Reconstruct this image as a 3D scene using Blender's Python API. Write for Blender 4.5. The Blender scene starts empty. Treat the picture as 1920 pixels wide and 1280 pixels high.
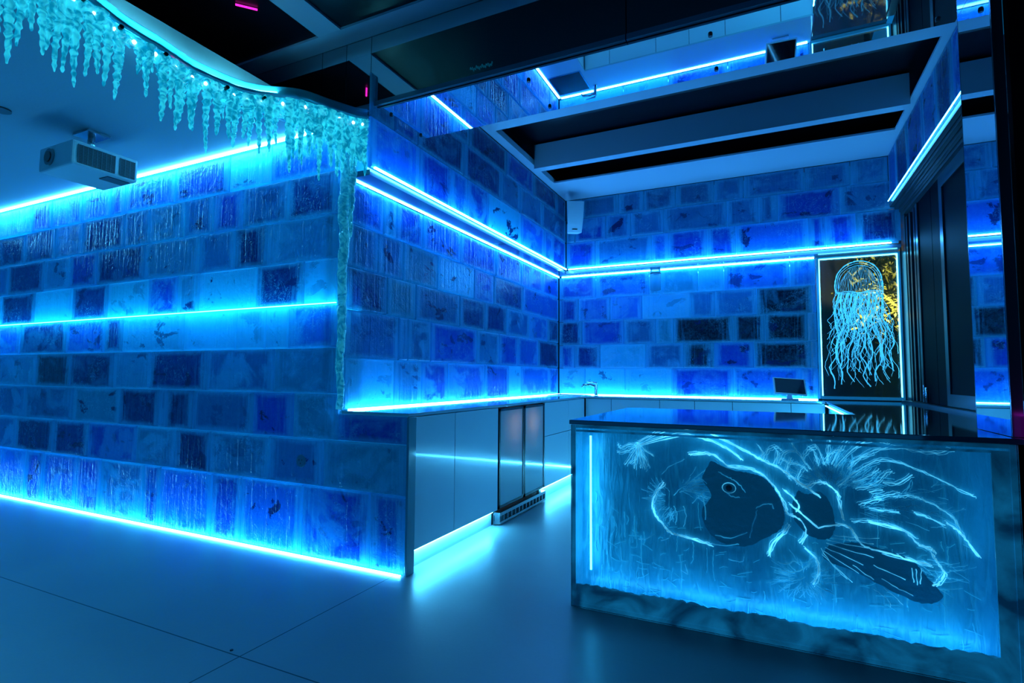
import bpy, math, random
from mathutils import Vector, Matrix, noise
random.seed(7)
sc = bpy.context.scene
COL = sc.collection

# ---------------------------------------------------------------- camera
cam_d = bpy.data.cameras.new('camera'); cam = bpy.data.objects.new('camera', cam_d); COL.objects.link(cam)
PITCH, ROLL, YAW = .0644463, .00662917, -.4452275
cp, sp, cr, sr, cy, sy = math.cos(PITCH), math.sin(PITCH), math.cos(ROLL), math.sin(ROLL), math.cos(YAW), math.sin(YAW)
F = Vector((sy*cp, cy*cp, sp)); R0 = Vector((cy, -sy, 0)); U0 = R0.cross(F)
Rv = R0*cr + U0*sr; Uv = -R0*sr + U0*cr
cam.matrix_world = Matrix(((Rv.x, Uv.x, -F.x, 0), (Rv.y, Uv.y, -F.y, 0), (Rv.z, Uv.z, -F.z, 1.17), (0, 0, 0, 1)))
cam_d.sensor_width = 36; cam_d.lens = 1013.56/1920*36; cam_d.clip_start = .05
sc.camera = cam

# ---------------------------------------------------------------- view and world (the dim blue rest of the venue behind the camera)
sc.view_settings.view_transform = 'Standard'; sc.view_settings.look = 'None'
sc.view_settings.gamma = 1; sc.view_settings.use_curve_mapping = False
sc.view_settings.exposure = 0.0
sc.render.engine = 'CYCLES'
sc.cycles.use_denoising = True; sc.cycles.max_bounces = 8; sc.cycles.diffuse_bounces = 4; sc.cycles.glossy_bounces = 5
sc.cycles.transparent_max_bounces = 12; sc.cycles.transmission_bounces = 5
sc.cycles.sample_clamp_indirect = 4.0; sc.cycles.caustics_reflective = False; sc.cycles.caustics_refractive = False
w = bpy.data.worlds.new('venue'); sc.world = w; w.use_nodes = True
w.node_tree.nodes['Background'].inputs[0].default_value = (.006, .28, .82, 1)
w.node_tree.nodes['Background'].inputs[1].default_value = .56

# LED colours and strengths
CYAN = (.004, .46, 1.0); BLUE = (.010, .28, 1.0); PALE = (.03, .62, 1.0)
def area(name, loc, size, power, color, rot=(0, 0, 0), label='', cat='light'):
    d = bpy.data.lights.new(name, 'AREA'); d.shape = 'RECTANGLE'; d.size, d.size_y = size; d.energy = power; d.color = color
    o = bpy.data.objects.new(name, d); COL.objects.link(o); o.location = loc; o.rotation_euler = rot
    return o

# ---------------------------------------------------------------- material helpers
def new_mat(name):
    m = bpy.data.materials.new(name); m.use_nodes = True; nt = m.node_tree
    return m, nt, nt.nodes, nt.links, nt.nodes['Principled BSDF']
def plain(name, col, rough=.5, metal=0, spec=.5, coat=0, bump=0, bscale=20, emit=None, es=0, vary=0):
    m, nt, N, L, P = new_mat(name)
    P.inputs['Base Color'].default_value = (*col, 1); P.inputs['Roughness'].default_value = rough
    P.inputs['Metallic'].default_value = metal; P.inputs['Specular IOR Level'].default_value = spec
    P.inputs['Coat Weight'].default_value = coat; P.inputs['Coat Roughness'].default_value = .05
    tc = N.new('ShaderNodeTexCoord')
    if bump:
        n = N.new('ShaderNodeTexNoise'); n.inputs['Scale'].default_value = bscale; n.inputs['Detail'].default_value = 4
        b = N.new('ShaderNodeBump'); b.inputs['Strength'].default_value = bump; b.inputs['Distance'].default_value = .01
        L.new(tc.outputs['Object'], n.inputs['Vector']); L.new(n.outputs['Fac'], b.inputs['Height']); L.new(b.outputs['Normal'], P.inputs['Normal'])
    if vary:
        n = N.new('ShaderNodeTexNoise'); n.inputs['Scale'].default_value = 1.7; n.inputs['Detail'].default_value = 6
        mx = N.new('ShaderNodeMix'); mx.data_type = 'RGBA'
        mx.inputs['A'].default_value = (*[c*(1-vary) for c in col], 1); mx.inputs['B'].default_value = (*[min(1, c*(1+vary)) for c in col], 1)
        L.new(tc.outputs['Object'], n.inputs['Vector']); L.new(n.outputs['Fac'], mx.inputs['Factor']); L.new(mx.outputs['Result'], P.inputs['Base Color'])
    if emit:
        P.inputs['Emission Color'].default_value = (*emit, 1); P.inputs['Emission Strength'].default_value = es
    return m
def led_mat(name, col, s):
    m, nt, N, L, P = new_mat(name)
    e = N.new('ShaderNodeEmission'); e.inputs[0].default_value = (*col, 1); e.inputs[1].default_value = s
    L.new(e.outputs[0], N['Material Output'].inputs[0]); return m

def ramp(N, L, src, pts):
    r = N.new('ShaderNodeValToRGB'); e = r.color_ramp.elements
    e[0].position, e[0].color = pts[0][0], (*[pts[0][1]]*3, 1); e[1].position, e[1].color = pts[1][0], (*[pts[1][1]]*3, 1)
    L.new(src, r.inputs[0]); return r.outputs[0]
def math_n(N, L, op, a, b=None, clamp=False):
    n = N.new('ShaderNodeMath'); n.operation = op; n.use_clamp = clamp
    for i, v in enumerate((a, b)):
        if v is None: continue
        if isinstance(v, (int, float)): n.inputs[i].default_value = v
        else: L.new(v, n.inputs[i])
    return n.outputs[0]
def mixc(N, L, f, a, b):
    n = N.new('ShaderNodeMix'); n.data_type = 'RGBA'
    for k, v in (('Factor', f), ('A', a), ('B', b)):
        if isinstance(v, (int, float)): n.inputs[k].default_value = v
        elif isinstance(v, tuple): n.inputs[k].default_value = (*v, 1)
        else: L.new(v, n.inputs[k])
    return n.outputs['Result']

def ice_material(name, glow):
    """cast resin ice blocks: tinted clear core, pale frosted rims, watery skin; a faint emission stands in for light inside the resin"""
    m, nt, N, L, P = new_mat(name)
    tint = N.new('ShaderNodeAttribute'); tint.attribute_name = 'tint'
    uv = N.new('ShaderNodeUVMap'); uv.uv_map = 'pos'; wh = N.new('ShaderNodeUVMap'); wh.uv_map = 'size'
    a = N.new('ShaderNodeSeparateXYZ'); b = N.new('ShaderNodeSeparateXYZ')
    L.new(uv.outputs[0], a.inputs[0]); L.new(wh.outputs[0], b.inputs[0])
    u, v, W, H = a.outputs[0], a.outputs[1], b.outputs[0], b.outputs[1]
    du = math_n(N, L, 'MINIMUM', u, math_n(N, L, 'SUBTRACT', W, u)); dv = math_n(N, L, 'MINIMUM', v, math_n(N, L, 'SUBTRACT', H, v))
    tc = N.new('ShaderNodeTexCoord')
    off = N.new('ShaderNodeVectorMath'); off.operation = 'ADD'
    rnd = N.new('ShaderNodeVectorMath'); rnd.operation = 'SCALE'; rnd.inputs['Scale'].default_value = 37.0
    L.new(tint.outputs['Color'], rnd.inputs[0]); L.new(tc.outputs['Object'], off.inputs[0]); L.new(rnd.outputs[0], off.inputs[1])
    def noise_(scale, detail, dist=0, sc3=(1, 1, 1), rough=.55):
        mp = N.new('ShaderNodeMapping'); mp.inputs['Scale'].default_value = sc3; L.new(off.outputs[0], mp.inputs[0])
        n = N.new('ShaderNodeTexNoise'); n.inputs['Scale'].default_value = scale; n.inputs['Detail'].default_value = detail
        n.inputs['Distortion'].default_value = dist; n.inputs['Roughness'].default_value = rough; L.new(mp.outputs[0], n.inputs['Vector']); return n.outputs['Fac']
    big = noise_(3.2, 4, .8); fine = noise_(34, 5, 1.2); streak = noise_(14, 3, .3, (2.2, 2.2, .12)); crack = noise_(6, 5, 1.3)
    # frosted rims: wide, streaky at the block ends, thin along top and bottom
    duw = math_n(N, L, 'ADD', du, math_n(N, L, 'MULTIPLY', math_n(N, L, 'SUBTRACT', streak, .5), .10))
    eu = ramp(N, L, duw, ((.015, 1), (.075, 0)))
    dvw = math_n(N, L, 'ADD', dv, math_n(N, L, 'MULTIPLY', math_n(N, L, 'SUBTRACT', big, .5), .05))
    ev = ramp(N, L, dvw, ((.006, .9), (.04, 0)))
    edge = math_n(N, L, 'MAXIMUM', eu, ev)
    patch = math_n(N, L, 'MULTIPLY', ramp(N, L, big, ((.50, 0), (.60, 1))), tint.outputs['Alpha'])
    vs = ramp(N, L, noise_(26, 4, .6, (1.6, 1.6, .10)), ((.50, 0), (.62, .55)))
    endm = ramp(N, L, du, ((.02, 1), (.16, .12)))
    cloud = math_n(N, L, 'MULTIPLY', math_n(N, L, 'SUBTRACT', fine, .42), .9, True)
    f = math_n(N, L, 'MAXIMUM', math_n(N, L, 'MULTIPLY', edge, .95), math_n(N, L, 'MULTIPLY', patch, .75))
    f = math_n(N, L, 'ADD', f, math_n(N, L, 'MULTIPLY', cloud, .6), True)
    f = math_n(N, L, 'ADD', f, math_n(N, L, 'MULTIPLY', vs, endm), True)
    frost = mixc(N, L, .62, tint.outputs['Color'], (.14, .66, .90))
    base = mixc(N, L, f, tint.outputs['Color'], frost)
    dark = math_n(N, L, 'MULTIPLY', ramp(N, L, crack, ((.64, 0), (.74, .8))), math_n(N, L, 'SUBTRACT', 1, edge))
    base = mixc(N, L, dark, base, (.004, .012, .06))
    # ragged clear windows (dark) and pale frost veins painted in as sparkle highlights
    win = math_n(N, L, 'MULTIPLY', ramp(N, L, noise_(4.2, 8, .5, (1, 1, 1.5), .62), ((.575, 0), (.600, .85))), math_n(N, L, 'SUBTRACT', 1.15, tint.outputs['Alpha']), True)
    win = math_n(N, L, 'MULTIPLY', win, math_n(N, L, 'SUBTRACT', 1, edge))
    base = mixc(N, L, win, base, (.004, .022, .11))
    vn = math_n(N, L, 'ABSOLUTE', math_n(N, L, 'SUBTRACT', noise_(13, 5, 1.8), .5))
    highlight_vein = math_n(N, L, 'MULTIPLY', ramp(N, L, vn, ((.0, 1), (.014, 0))), ramp(N, L, noise_(3.7, 3, .4), ((.50, 0), (.60, .55))))
    base = mixc(N, L, highlight_vein, base, (.30, .85, .98))
    L.new(base, P.inputs['Base Color'])
    L.new(math_n(N, L, 'ADD', math_n(N, L, 'MULTIPLY', f, .35), .10), P.inputs['Roughness'])
    P.inputs['Specular IOR Level'].default_value = .4; P.inputs['Coat Weight'].default_value = .25; P.inputs['Coat Roughness'].default_value = .06
    h = math_n(N, L, 'ADD', math_n(N, L, 'MULTIPLY', crack, 1.0), math_n(N, L, 'MULTIPLY', fine, .35))
    h = math_n(N, L, 'ADD', h, math_n(N, L, 'MULTIPLY', streak, .9))
    bp = N.new('ShaderNodeBump'); bp.inputs['Strength'].default_value = .7; bp.inputs['Distance'].default_value = .014
    L.new(h, bp.inputs['Height']); L.new(bp.outputs[0], P.inputs['Normal']); L.new(bp.outputs[0], P.inputs['Coat Normal'])
    em = N.new('ShaderNodeVectorMath'); em.operation = 'MULTIPLY'; em.inputs[1].default_value = (.05, .62, 1.0); L.new(base, em.inputs[0])
    L.new(em.outputs[0], P.inputs['Emission Color']); P.inputs['Emission Strength'].default_value = glow  # constant emission stands in for LED light scattered in the resin
    tl = N.new('ShaderNodeBsdfTranslucent'); L.new(base, tl.inputs[0]); L.new(bp.outputs[0], tl.inputs[1])
    ms = N.new('ShaderNodeMixShader'); ms.inputs[0].default_value = .5; L.new(P.outputs[0], ms.inputs[1]); L.new(tl.outputs[0], ms.inputs[2])
    L.new(ms.outputs[0], N['Material Output'].inputs[0])
    return m

# ---------------------------------------------------------------- mesh helpers
class MB:
    def __init__(s): s.v = []; s.f = []; s.smooth = []
    def box(s, x0, x1, y0, y1, z0, z1, M=None):
        b = len(s.v); P = [Vector((x, y, z)) for z in (z0, z1) for y in (y0, y1) for x in (x0, x1)]
        if M: P = [M @ p for p in P]
        s.v += P; s.f += [[b+i for i in q] for q in ((0, 2, 3, 1), (4, 5, 7, 6), (0, 1, 5, 4), (2, 6, 7, 3), (0, 4, 6, 2), (1, 3, 7, 5))]; s.smooth += [0]*6; return s
    def tube(s, pts, r, n=8, cap=True):
        pts = [Vector(p) for p in pts]; rs = r if isinstance(r, (list, tuple)) else [r]*len(pts); b = len(s.v)
        for i, p in enumerate(pts):
            t = (pts[min(i+1, len(pts)-1)] - pts[max(i-1, 0)]).normalized()
            a = Vector((0, 0, 1)) if abs(t.z) < .9 else Vector((0, 1, 0)); x = t.cross(a).normalized(); y = t.cross(x)
            for k in range(n):
                an = 2*math.pi*k/n; s.v.append(p + (x*math.cos(an) + y*math.sin(an))*rs[i])
        for i in range(len(pts)-1):
            for k in range(n):
                s.f.append([b+i*n+k, b+i*n+(k+1) % n, b+(i+1)*n+(k+1) % n, b+(i+1)*n+k]); s.smooth.append(1)
        if cap: s.f += [[b+k for k in range(n)][::-1], [b+(len(pts)-1)*n+k for k in range(n)]]; s.smooth += [0, 0]
        return s
    def prism(s, poly, z0, z1):
        b = len(s.v); n = len(poly); s.v += [Vector((x, y, z0)) for x, y in poly] + [Vector((x, y, z1)) for x, y in poly]
        s.f += [[b+i for i in range(n)][::-1], [b+n+i for i in range(n)]] + [[b+i, b+(i+1) % n, b+n+(i+1) % n, b+n+i] for i in range(n)]; s.smooth += [0]*(n+2); return s
    def build(s, name, mat, parent=None, bevel=0, loc=None):
        me = bpy.data.meshes.new(name)
        o = bpy.data.objects.new(name, me); COL.objects.link(o)
        off = Vector((0, 0, 0))
        if parent is not None: off = parent.location + (parent.parent.location if parent.parent else Vector((0, 0, 0)))
        elif loc is not None: off = Vector(loc); o.location = off
        me.from_pydata([v-off for v in s.v], [], s.f); me.update()
        me.polygons.foreach_set('use_smooth', [bool(k) for k in s.smooth])
        if mat: me.materials.append(mat)
        if parent is not None: o.parent = parent
        if bevel:
            bm = o.modifiers.new('edge', 'BEVEL'); bm.width = bevel; bm.segments = 2; bm.limit_method = 'ANGLE'
        return o
def tag(o, label, cat, group=None, kind=None):
    if label: o['label'] = label
    if cat: o['category'] = cat
    if group: o['group'] = group
    if kind: o['kind'] = kind
    return o
def struct(o, label=None, cat=None):
    o['kind'] = 'structure'
    if label: o['label'] = label
    if cat: o['category'] = cat
    return o
def thing(name, loc, label, cat, group=None):
    o = bpy.data.objects.new(name, None); COL.objects.link(o); o.location = loc; o.empty_display_size = .1
    return tag(o, label, cat, group)
def box(*a): return MB().box(*a)

# ---------------------------------------------------------------- materials
ICE_A = ice_material('resin_ice_outer_wall', .04); ICE_B = ice_material('resin_ice_bar_wall', .045)
SEAM = plain('frosted_resin_seam', (.12, .62, .85), .4, bump=.5, bscale=30, emit=(.01, .38, .8), es=.15)  # low emission stands in for light guided along the seams
WHITE = plain('matt_white_ceiling', (.42, .55, .60), .7, bump=.08, bscale=60)
SOFFIT = plain('pale_soffit', (.10, .18, .26), .16, coat=.4)
BEAM = plain('grey_beam_paint', (.40, .42, .56), .5)
KBEAM = plain('white_beam_paint', (.42, .52, .60), .45)
NIGHT = plain('black_roof_glass', (.002, .004, .008), .3, spec=.25)
DARK = plain('dark_aluminium', (.012, .022, .030), .35, metal=.6)
OFFBLACK = plain('night_glass', (.001, .003, .006), .5, spec=.03)
BLACKGLASS = plain('black_glass', (.001, .002, .003), .04, spec=.5, coat=.3)
DARKMIRROR = plain('tinted_mirror_glass', (.60, .66, .70), .03, metal=1)
MIRROR = plain('mirror', (.80, .86, .90), .012, metal=1)
STEEL = plain('brushed_steel', (.55, .6, .63), .22, metal=1)
CHROME = plain('chrome', (.75, .8, .83), .08, metal=1)
CAB = plain('gloss_white_lacquer', (.82, .92, .95), .16, coat=.5, bump=.05, bscale=9)
TOE = plain('pale_plinth', (.6, .75, .8), .3)
TOPW = plain('white_glass_worktop', (.45, .62, .68), .07, coat=.6, bump=.02, bscale=3)
TOPD = plain('dark_glass_worktop', (.02, .07, .11), .05, spec=.8, coat=1.0)
PLASTIC = plain('white_plastic', (.55, .66, .7), .4)
VENTM = plain('dark_vent', (.02, .02, .03), .6)
BLACK = plain('black_plastic', (.006, .007, .01), .3)
SCREEN = plain('tablet_glass', (.003, .004, .006), .05, coat=1)
GROUND = plain('dark_ground', (.01, .012, .015), .8)
LED_A = led_mat('led_cyan', (.07, .54, 1.0), 60); LED_B = led_mat('led_blue', (.06, .40, 1.0), 55); LED_M = led_mat('led_seam', (.05, .6, 1.0), 16)
LED_IN = led_mat('led_inside_outer_wall', (.02, .52, 1.0), 34); LED_INB = led_mat('led_inside_bar_wall', (.02, .36, 1.0), 22)
LED_FILL = led_mat('led_cabinet_fill', (.03, .52, 1.0), 110); LED_D = led_mat('led_window', (.06, .45, 1.0), 26); LED_T = led_mat('led_toe', (.07, .55, 1.0), 95); LED_F = led_mat('led_frame', (.10, .66, 1.0), 7)
LED_P = led_mat('led_plinth', (.05, .52, 1.0), 20); LED_I = led_mat('led_icicle', (.12, .75, 1.0), 60)
LED_BEAD = led_mat('led_bead', (.55, .85, 1.0), 2.2); LED_PINK = led_mat('led_pink', (1.0, .02, .55), 2.0); LED_WARM = led_mat('led_warm', (1.0, .62, .25), 4)

def floor_material():
    m, nt, N, L, P = new_mat('large_format_floor_tile')
    tc = N.new('ShaderNodeTexCoord'); sx = N.new('ShaderNodeSeparateXYZ'); L.new(tc.outputs['Object'], sx.inputs[0])
    def joint(c, c0):
        d = math_n(N, L, 'ABSOLUTE', math_n(N, L, 'SUBTRACT', c, c0))
        return math_n(N, L, 'LESS_THAN', d, .0032)
    j = math_n(N, L, 'MAXIMUM', joint(sx.outputs[1], 1.617), joint(sx.outputs[0], -2.018))
    j = math_n(N, L, 'MAXIMUM', j, joint(sx.outputs[1], -1.4))
    n = N.new('ShaderNodeTexNoise'); n.inputs['Scale'].default_value = 2.2; n.inputs['Detail'].default_value = 8; L.new(tc.outputs['Object'], n.inputs['Vector'])
    n2 = N.new('ShaderNodeTexNoise'); n2.inputs['Scale'].default_value = 55; n2.inputs['Detail'].default_value = 5; L.new(tc.outputs['Object'], n2.inputs['Vector'])
    c = mixc(N, L, n.outputs['Fac'], (.30, .36, .38), (.40, .47, .49)); c = mixc(N, L, math_n(N, L, 'MULTIPLY', n2.outputs['Fac'], .25), c, (.25, .3, .32))
    c = mixc(N, L, j, c, (.05, .06, .07)); L.new(c, P.inputs['Base Color'])
    L.new(math_n(N, L, 'ADD', math_n(N, L, 'MULTIPLY', n.outputs['Fac'], .18), .24), P.inputs['Roughness'])
    b = N.new('ShaderNodeBump'); b.inputs['Strength'].default_value = .12; b.inputs['Distance'].default_value = .004
    L.new(math_n(N, L, 'SUBTRACT', n2.outputs['Fac'], j), b.inputs['Height']); L.new(b.outputs[0], P.inputs['Normal']); return m
FLOOR = floor_material()

def pane_material(name, tintc, bump, frost=0, scale=12):
    """thin wavy clear acrylic: see-through with a sheen"""
    m, nt, N, L, P = new_mat(name)
    tr = N.new('ShaderNodeBsdfTransparent'); tr.inputs[0].default_value = (*tintc, 1)
    gl = N.new('ShaderNodeBsdfGlossy'); gl.inputs['Roughness'].default_value = .06
    fr = N.new('ShaderNodeFresnel'); fr.inputs[0].default_value = 1.45
    tc = N.new('ShaderNodeTexCoord'); n = N.new('ShaderNodeTexNoise'); n.inputs['Scale'].default_value = scale; n.inputs['Detail'].default_value = 4; n.inputs['Distortion'].default_value = 1
    b = N.new('ShaderNodeBump'); b.inputs['Strength'].default_value = bump; b.inputs['Distance'].default_value = .01
    L.new(tc.outputs['Object'], n.inputs['Vector']); L.new(n.outputs['Fac'], b.inputs['Height'])
    for q in (gl, fr): L.new(b.outputs[0], q.inputs['Normal'])
    ms = N.new('ShaderNodeMixShader'); L.new(fr.outputs[0], ms.inputs[0]); L.new(tr.outputs[0], ms.inputs[1]); L.new(gl.outputs[0], ms.inputs[2])
    out = ms.outputs[0]
    if frost:
        df = N.new('ShaderNodeBsdfTranslucent'); df.inputs[0].default_value = (.2, .7, .85, 1)
        m2 = N.new('ShaderNodeMixShader'); m2.inputs[0].default_value = frost; L.new(out, m2.inputs[1]); L.new(df.outputs[0], m2.inputs[2]); out = m2.outputs[0]
    L.new(out, N['Material Output'].inputs[0]); return m
PANE = pane_material('wavy_clear_acrylic', (.75, .93, .96), .6)
JAR = pane_material('clear_jar', (.85, .95, 1), .1, .55)

def icicle_material(name, es):
    m, nt, N, L, P = new_mat(name)
    tc = N.new('ShaderNodeTexCoord'); n = N.new('ShaderNodeTexNoise'); n.inputs['Scale'].default_value = 16; n.inputs['Detail'].default_value = 1.5; n.inputs['Distortion'].default_value = 2.5
    L.new(tc.outputs['Object'], n.inputs['Vector'])
    b = N.new('ShaderNodeBump'); b.inputs['Strength'].default_value = .9; b.inputs['Distance'].default_value = .02; L.new(n.outputs['Fac'], b.inputs['Height'])
    nf = ramp(N, L, n.outputs['Fac'], ((.38, 0), (.62, 1))); c = mixc(N, L, nf, (.04, .50, .66), (.30, .90, .95))
    df = N.new('ShaderNodeBsdfDiffuse'); tl = N.new('ShaderNodeBsdfTranslucent'); gl = N.new('ShaderNodeBsdfGlossy'); gl.inputs['Roughness'].default_value = .12
    for q in (df, tl): L.new(c, q.inputs['Color'])
    for q in (gl,): L.new(b.outputs[0], q.inputs['Normal'])
    a = N.new('ShaderNodeMixShader'); a.inputs[0].default_value = .6; L.new(df.outputs[0], a.inputs[1]); L.new(tl.outputs[0], a.inputs[2])
    g = N.new('ShaderNodeMixShader'); g.inputs[0].default_value = .22; L.new(a.outputs[0], g.inputs[1]); L.new(gl.outputs[0], g.inputs[2])
    em = N.new('ShaderNodeEmission'); L.new(mixc(N, L, nf, (.0, .22, .34), (.03, .66, .82)), em.inputs[0]); em.inputs[1].default_value = es  # emission stands in for rail LED light inside the icicle resin
    ad = N.new('ShaderNodeAddShader'); L.new(g.outputs[0], ad.inputs[0]); L.new(em.outputs[0], ad.inputs[1]); L.new(ad.outputs[0], N['Material Output'].inputs[0]); return m
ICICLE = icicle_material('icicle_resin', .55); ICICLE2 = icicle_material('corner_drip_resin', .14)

# ---------------------------------------------------------------- floor, ground, outer shell
struct(box(-9, 1.35, -6, 9, -.1, 0).build('floor', FLOOR), 'large blue-lit floor tiles with thin dark joints')
struct(box(-9, -2.82, -3, 2.72, 2.812, 3.0).build('ceiling', WHITE), 'smooth pale lowered ceiling above the ice block wall')

# ---------------------------------------------------------------- ice block walls
TINT = {'N': (.005, .030, .17), 'R': (.008, .07, .45), 'M': (.02, .18, .38), 'T': (.04, .30, .44), 'C': (.10, .60, .80), 'D': (.003, .025, .07), 'B': (.015, .17, .62), 'K': (.002, .007, .022)}
def block_wall(name, rows, axis, plane, nrm, mat, backing, depth=.05, label=''):
    """rows: ((z0,z1), [edges], tint letters); blocks stand on the plane facing nrm along the other horizontal axis"""
    V, Fc, T, PS, SZ, MI = [], [], [], [], [], []
    rng = random.Random(name)
    def P(u, d, z):   # d: distance outwards from the plane
        q = plane + nrm*d
        return (u, q, z) if axis == 'y' else (q, u, z)
    flip = (axis == 'y') == (nrm < 0)
    for (z0, z1), us, letters in rows:
        for i in range(len(us)-1):
            g = .0025; u0, u1, a, b = us[i]+g, us[i+1]-g, z0+g, z1-g
            if u1-u0 < .03: continue
            L_ = letters[i % len(letters)]; t = TINT[L_]; k = rng.uniform(.8, 1.2)
            t = (t[0]*k, min(1, t[1]*k*rng.uniform(.9, 1.1)), min(1, t[2]*k)); al = rng.choice((0, .3, .7, 1)) if L_ not in 'NK' else rng.choice((0, .1, .4))
            W, H = u1-u0, b-a; c = .010; out = rng.uniform(0, .005)
            ring = lambda e, d: [P(u0+e, d, a+e), P(u1-e, d, a+e), P(u1-e, d, b-e), P(u0+e, d, b-e)]
            uvr = lambda e: [(e, e), (W-e, e), (W-e, H-e), (e, H-e)]
            base = len(V); V += ring(0, -.022) + ring(0, out-c*.8) + ring(c, out)
            for r0, r1, e0, e1 in ((0, 4, 0, 0), (4, 8, 0, c)):
                for k2 in range(4):
                    n2 = (k2+1) % 4; f = [base+r0+k2, base+r0+n2, base+r1+n2, base+r1+k2]; uv = [uvr(e0)[k2], uvr(e0)[n2], uvr(e1)[n2], uvr(e1)[k2]]
                    if not flip: f, uv = f[::-1], uv[::-1]
                    Fc.append(f); PS.append(uv); T.append((*t, al)); SZ.append((W, H)); MI.append(0)
            f, uv = [base+8+q for q in range(4)], uvr(c)
            if not flip: f, uv = f[::-1], uv[::-1]
            Fc.append(f); PS.append(uv); T.append((*t, al)); SZ.append((W, H)); MI.append(0)
    for (u0, u1, z0, z1, *dd) in backing:   # frosted seam core behind the blocks
        base = len(V)
        for d in ((-.15, -.17) if not dd else (-dd[0], -dd[0]-.012)):
            V += [P(u0, d, z0), P(u1, d, z0), P(u1, d, z1), P(u0, d, z1)]
        for q in ((0, 1, 2, 3), (4, 7, 6, 5), (0, 4, 5, 1), (1, 5, 6, 2), (2, 6, 7, 3), (3, 7, 4, 0)):
            q = [base+x for x in q]
            Fc.append(q if flip else q[::-1]); PS.append([(0, 0)]*4); T.append((0, 0, 0, 0)); SZ.append((1, 1)); MI.append(1)
    me = bpy.data.meshes.new(name); me.from_pydata(V, [], Fc)
    me.materials.append(mat); me.materials.append(SEAM); me.polygons.foreach_set('material_index', MI)
    at = me.color_attributes.new('tint', 'FLOAT_COLOR', 'CORNER'); p_, s_ = me.uv_layers.new(name='pos'), me.uv_layers.new(name='size')
    li = 0
    for f, t, ps, szz in zip(Fc, T, PS, SZ):
        for k in range(4):
            at.data[li].color = t; p_.data[li].uv = ps[k]; s_.data[li].uv = szz; li += 1
    me.update(); o = bpy.data.objects.new(name, me); COL.objects.link(o); struct(o, label); return o

A_ROWS = [((2.53, 2.81), [-7.78, -7.31, -7.09, -6.44, -6.09, -5.58, -5.14, -4.93, -4.25, -3.62, -3.18, -2.57], 'CCCRBBRBRCB'), ((2.235, 2.53), [-7.86, -7.38, -6.55, -6.01, -5.55, -4.91, -4.57, -4.12, -3.78, -3.46, -2.99, -2.55], 'TNNMNMTMRMNT'), ((1.94, 2.235), [-7.7, -6.83, -6.17, -5.72, -5.29, -4.61, -3.93, -3.53, -3.2, -2.54], 'MNTRNTMNTM'), ((1.64, 1.94), [-7.53, -6.93, -6.3, -5.66, -5.1, -4.54, -4.17, -3.91, -3.29, -2.83, -2.53], 'CNCNCRTCNCR'), ((1.35, 1.64), [-7.61, -6.53, -5.73, -5.12, -4.86, -4.07, -3.48, -3.18, -2.96, -2.52], 'BNBNCCCCBC'), ((1.05, 1.35), [-7.56, -6.99, -6.21, -5.64, -4.97, -4.46, -3.79, -3.09, -2.51], 'MTDNTNMTM'), ((0.755, 1.05), [-7.63, -7.06, -6.37, -5.55, -4.86, -4.34, -4.23, -3.93, -3.28, -2.89, -2.5], 'TMMTNMNMRTM'), ((0.455, 0.755), [-7.47, -6.5, -5.84, -5.29, -4.61, -4.11, -3.71, -3.1, -2.61], 'MNNRTNTMT'), ((0.0, 0.455), [-7.41, -6.28, -5.98, -5.42, -5.07, -4.48, -4.27, -3.67, -3.36, -2.78, -2.22, -1.95], 'BRBRMRBRBRB')]  # cyan tints beside the mid seam also carry its LED glow
BL= [((0.95, 1.28), [2.685, 3.178, 3.524, 3.904, 4.558, 5.084, 5.392, 6.214, 6.491]), ((1.28, 1.6), [2.673, 3.223, 3.334, 3.64, 4.395, 4.857, 5.304, 5.872, 6.49]), ((1.6, 1.88), [2.662, 3.078, 3.427, 4.08, 4.545, 5.023, 5.603, 6.175, 6.488]), ((1.88, 2.17), [2.666, 2.969, 3.262, 3.724, 4.332, 4.729, 5.423, 6.468]), ((2.17, 2.45), [2.731, 3.023, 3.17, 3.51, 4.085, 4.77, 5.376, 6.014, 6.467])]
BU= [((2.5, 2.84), [2.649, 3.193, 3.633, 3.889, 4.274, 4.977, 5.603, 5.852, 6.233]), ((2.84, 3.13), [2.638, 3.163, 3.819, 4.507, 4.946, 5.537, 6.119]), ((3.13, 3.38), [3.264, 3.902, 4.63, 5.29, 6.044])]
CL= [((0.95, 1.28), [-2.468, -2.104, -1.597, -1.042, -0.369, 0.306, 0.455]), ((1.28, 1.57), [-2.439, -2.237, -1.909, -1.343, -0.905, -0.572, -0.155, 0.398, 0.463]), ((1.57, 1.87), [-2.439, -2.144, -1.606, -1.22, -1.01, -0.369, -0.042, 0.376, 0.47]), ((1.87, 2.165), [-2.469, -2.194, -1.777, -1.382, -0.825, -0.55, -0.116, 0.418, 0.478]), ((2.165, 2.45), [-2.469, -1.961, -1.296, -1.17, -0.732, -0.454, 0.217, 0.486])]
CU= [((2.52, 2.84), [-2.308, -1.9, -1.218, -1.024, -0.605, -0.306, 0.388, 0.552, 0.813, 1.19]), ((2.84, 3.13), [-2.309, -2.16, -1.765, -1.46, -1.074, -0.393, -0.071, 0.116, 0.683, 1.157]), ((3.13, 3.38), [-2.309, -2.07, -1.606, -1.306, -0.939, -0.522, -0.214, 0.368, 0.779, 1.122])]
for r in A_ROWS: r[1][0] = -8.7
A_ROWS[7][1].append(-1.962); A_ROWS[6][1].append(-1.962)
A_ROWS[6] = ((.755, 1.05), A_ROWS[6][1][:-1], A_ROWS[6][2])
block_wall('wall_front', A_ROWS + [((.757, .924), [-2.498, -1.962], 'R')], 'y', 2.658, -1, ICE_A,
           [(-8.7, -2.472, .47, 2.81), (-8.7, -2.455, 0, .92), (-2.452, -1.957, 0, .92, .056)], label='long wall of stacked cyan and navy ice blocks with icicles at its top')
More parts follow.
